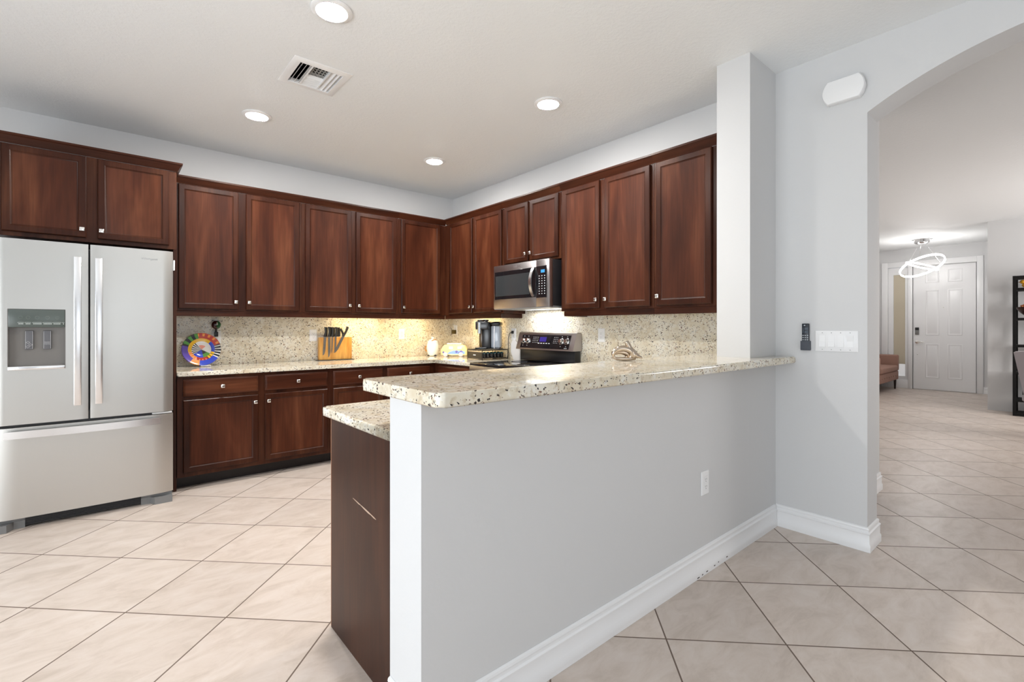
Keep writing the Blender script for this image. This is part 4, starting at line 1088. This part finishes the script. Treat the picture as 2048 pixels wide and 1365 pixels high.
# casing round door and side light
b = MB()
CASE = [(0.0, 0.0), (0.0, -0.02), (0.08, -0.02), (0.095, -0.012), (0.10, 0.0)]
def cbox(y0, y1, z0, z1, t=0.022): b.box((FX - t, y0, z0), (FX - 0.0005, y1, z1), 0.004, 2)
b.box((FX + 0.0695, DY0 - 0.0, 0.0005), (FX + 0.118, DY1, DZ)); cbox(1.072, 1.160, 0.0005, 2.590); cbox(2.100, 2.168, 0.0005, 2.480); cbox(2.497, 2.603, 0.0005, 2.590); cbox(1.160, 2.497, 2.480, 2.590); cbox(2.168, 2.497, 0.0005, 0.175, 0.018)
struct(b.build('trim_1', TRIM))
w1 = struct(thing('window_1', '', '')); del w1['label']; del w1['category']
w1.location = (FX + 0.04, (GY0 + GY1) / 2, 0.165)
gw = (GY1 - GY0) / 2
b = MB()
b.box((-0.02, -gw + 0.002, 0.0), (0.03, -gw + 0.055, 2.31)); b.box((-0.02, gw - 0.09, 0.0), (0.03, gw - 0.002, 2.31)); b.box((-0.02, -gw + 0.055, 0.0), (0.03, gw - 0.09, 0.08)); b.box((-0.02, -gw + 0.055, 2.165), (0.03, gw - 0.09, 2.31))
b.build('window_frame', TRIM, w1, smooth=False)
MB().box((0.0, -gw + 0.056, 0.326), (0.008, gw - 0.091, 2.164)).build('frosted_pane', mat('frosted_beige_glass', srgb(188, 178, 158), 0.5, emit=srgb(176, 164, 140), estr=0.08), w1, smooth=False)
MB().box((0.0, -gw + 0.056, 0.081), (0.010, gw - 0.091, 0.325)).build('lower_panel', mat('bright_lower_glass', (0.85, 0.87, 0.9, 1), 0.3, emit=(1, 1, 1, 1), estr=0.25), w1, smooth=False)

# pendant lamp
cl = thing('ring_chandelier', 'twisted glowing white ring pendant lamp hanging in front of the front door', 'pendant lamp', (11.23, 1.76, CZ))
MB().lathe([(0.15, -0.0005), (0.15, -0.012), (0.115, -0.016), (0.11, -0.07), (0.085, -0.095), (0.05, -0.10), (0.001, -0.10)], seg=36).build('canopy', CHROME, cl)
GLOW = mat('glowing_ring', (1, 1, 1, 1), 0.4, emit=(1.0, 0.98, 0.96, 1), estr=27.0)
def ring(rad, nrm, z, wd):
    M_ = Vector((0, 0, 1)).rotation_difference(Vector(nrm).normalized()).to_matrix(); ls = []
    for k in range(56):
        a = 2 * PI * k / 56; c_, s_ = math.cos(a), math.sin(a); l = []
        for dr_2, dz in ((-0.006, -wd), (0.006, -wd), (0.006, wd), (-0.006, wd)): l.append(M_ @ Vector(((rad + dr_2) * c_, (rad + dr_2) * s_, dz)) + Vector((0, 0, z)))
        ls.append(l)
    ls.append(ls[0]); return MB().loops(ls, cap=False)
vd, rd_ = Vector((-0.988, -0.155, 0)), Vector((0.155, -0.988, 0)); up_ = Vector((0, 0, 1))
def tilted(toward, roll): return vd * toward + (up_ * math.cos(roll) - rd_ * math.sin(roll)) * math.sqrt(1 - toward * toward)
ring(0.33, tilted(-0.36, R(22)), -0.49, 0.014).build('outer_ring', GLOW, cl)
ring(0.235, tilted(0.22, R(-20)), -0.49, 0.012).build('inner_ring', GLOW, cl)
b = MB()
for a in (0.4, 2.5, 4.4): b.tube([(0.05 * math.cos(a), 0.05 * math.sin(a), -0.09), (0.27 * math.cos(a), 0.27 * math.sin(a), -0.46)], 0.0016, 6)
b.build('suspension_wires', CHROME, cl)

# tufted settee
FAB = mat('dusty_rose_upholstery', srgb(158, 122, 108), 0.8)
LEG = mat('dark_walnut_leg', srgb(46, 30, 26), 0.4)
se = thing('settee', 'dusty brown tufted settee with low arms beside the front door', 'settee', (10.72, 2.27, 0))
SW = 1.56
MB().box((0.0, 0.02, 0.19), (SW, 0.70, 0.37), 0.02, 3).build('seat_base', FAB, se)
MB().box((0.13, 0.0, 0.371), (SW - 0.13, 0.56, 0.485), 0.035, 4).build('seat_cushion', FAB, se)
for x in (0.0, SW - 0.125):
    b = MB(); b.box((x, 0.01, 0.371), (x + 0.125, 0.70, 0.69), 0.03, 4); b.build('arm', FAB, se)
MB().box((0.126, 0.57, 0.371), (SW - 0.126, 0.72, 0.72), 0.03, 4).build('backrest', FAB, se)
b = MB()
for r_ in range(2):
    for c_ in range(7): b.ball((0.24 + c_ * 0.17 + 0.085 * r_, 0.566, 0.56 + 0.09 * r_), 0.012, 10, (1, 0.5, 1))
for c_ in range(9): b.ball((0.1 + c_ * 0.17, 0.017, 0.28), 0.012, 10, (1, 0.5, 1))
b.build('tuft_button', FAB, se)
for x, y in ((0.06, 0.06), (SW - 0.10, 0.06), (0.06, 0.64), (SW - 0.10, 0.64)):
    MB().tube([(x, y, 0.189), (x, y, 0.0008)], [0.028, 0.018], 4).build('leg', LEG, se, smooth=False)

# black shelf by the grey wall
sf = thing('display_shelf', 'tall black open shelf against the grey wall at the right edge of the photo', 'shelf', (9.72, 0.545, 0))
BK = mat('matte_black_wood', (0.008, 0.0075, 0.0075, 1), 0.6, spec=0.15)
SL, SD = 0.85, 0.36
for x in (0.0, SD - 0.035):
    for y in (0.0, -SL + 0.035): MB().box((x, y - 0.035, 0.0008), (x + 0.035, y, 1.97), 0.001, 1).build('post', BK, sf)
for z in (0.005, 0.20, 0.585, 0.965, 1.345, 1.765, 1.935): MB().box((0.002, -SL + 0.002, z), (SD - 0.002, -0.002, z + 0.034)).build('shelf_board' if 0.1 < z < 1.9 else 'cross_frame', BK, sf, smooth=False)
def ons(x, y, z): return (9.72 + x, 0.545 + y, z)
bd_ = thing('bird_figurine', 'yellow bird figurine on the upper board of the black shelf', 'figurine', ons(0.17, -0.145, 1.7995), (0, 0, R(90)))
YEL = mat('golden_yellow_glaze', srgb(222, 160, 30), 0.35)
b = MB(); b.ball((0, 0, 0.05), 0.05, 18, (1.5, 0.9, 0.95)); b.ball((0.065, 0, 0.105), 0.032, 16); b.build('bird_body', YEL, bd_); bd_.scale = (0.88, 0.88, 0.88)
MB().tube([(0.09, 0, 0.104), (0.118, 0, 0.10)], [0.009, 0.001], 8).build('beak', mat('brown_beak', srgb(120, 60, 20), 0.4), bd_)
b = MB()
for s_ in (-1, 1): b.ball((0.08, 0.026 * s_, 0.113), 0.006, 8)
b.build('eye', BLACK, bd_)
bo = thing('potpourri_bowl', 'dark oval bowl heaped with brown dried pieces on the black shelf', 'bowl', ons(0.16, -0.19, 1.3805))
MB().lathe([(0.05, 0.0), (0.06, 0.01), (0.13, 0.08), (0.175, 0.15), (0.170, 0.152), (0.12, 0.09), (0.05, 0.02), (0.001, 0.018)], seg=36).build('bowl_shell', mat('dark_red_brown_wood', srgb(60, 26, 20), 0.3), bo)
b = MB()
for i in range(60):
    a = random.random() * 2 * PI; r_ = 0.14 * math.sqrt(random.random())
    b.ball((r_ * math.cos(a), r_ * math.sin(a), 0.135 + 0.085 * (1 - r_ / 0.14) + random.random() * 0.02), 0.022, 8, (1.2, 0.8, 0.6))
o = b.build('dried_pieces', mat('rust_dried_pieces', srgb(186, 112, 70), 0.7), bo); o['kind'] = 'stuff'
tg = MB().lathe([(0.045, 0.0), (0.05, 0.006), (0.062, 0.13), (0.060, 0.13), (0.046, 0.012), (0.001, 0.010)], seg=28).build('candle_glass', mat('amber_clear_glass', srgb(190, 160, 130), 0.1), None, ons(0.15, -0.17, 0.9995))
tag(tg, 'small pale glass candle cup on the middle board of the black shelf', 'candle holder')
tr_ = MB(); tr_.box((-0.06, -0.1, 0), (0.06, 0.1, 0.018), 0.004, 2)
tag(tr_.build('wooden_tray', mat('dark_bronze_tray', srgb(70, 48, 30), 0.4), None, ons(0.16, -0.30, 0.6195)), 'small dark tray on the lower board of the black shelf', 'tray')
pf = thing('picture_frame', 'black framed dark picture standing on the lowest shelf board', 'picture frame', ons(0.12, -0.26, 0.2345))
MB().box((-0.012, -0.17, 0.0005), (0.012, 0.17, 0.32), 0.003, 1).build('frame', BK, pf)
MB().box((-0.0135, -0.14, 0.03), (-0.0122, 0.14, 0.29)).build('picture', mat('dark_picture', (0.02, 0.02, 0.022, 1), 0.2), pf, smooth=False)
# dining chair of which only the corner of the back shows
dc = thing('dining_chair', 'grey upholstered dining chair with a curved back at the right photo edge', 'chair', (8.05, 0.072, 0), (0, 0, R(70)))
GF = mat('grey_woven_upholstery', srgb(172, 166, 170), 0.85)
MB().box((-0.24, -0.24, 0.40), (0.24, 0.24, 0.49), 0.03, 3).build('seat', GF, dc)
b = MB(); ls = []
for i in range(9):
    x = -0.25 + 0.5 * i / 8; bow = 0.05 * (1 - (2 * i / 8 - 1) ** 2)
    tp = 0.965 + 0.02 * math.sin(PI * i / 8)
    ls.append([(x * 0.80, 0.22 + bow, 0.47), (x * 0.80, 0.27 + bow, 0.47), (x * 0.95, 0.30 + bow, 0.75), (x, 0.36 + bow, tp), (x, 0.31 + bow, tp + 0.01), (x * 0.95, 0.25 + bow, 0.75)])
b.loops(ls); b.build('backrest', GF, dc)
for x, y in ((-0.2, -0.2), (0.2, -0.2), (-0.2, 0.2), (0.2, 0.2)): MB().tube([(x * 0.8, y * 0.8, 0.401), (x * 0.72, y * 0.72, 0.0008)], [0.024, 0.014], 8).build('leg', LEG, dc)
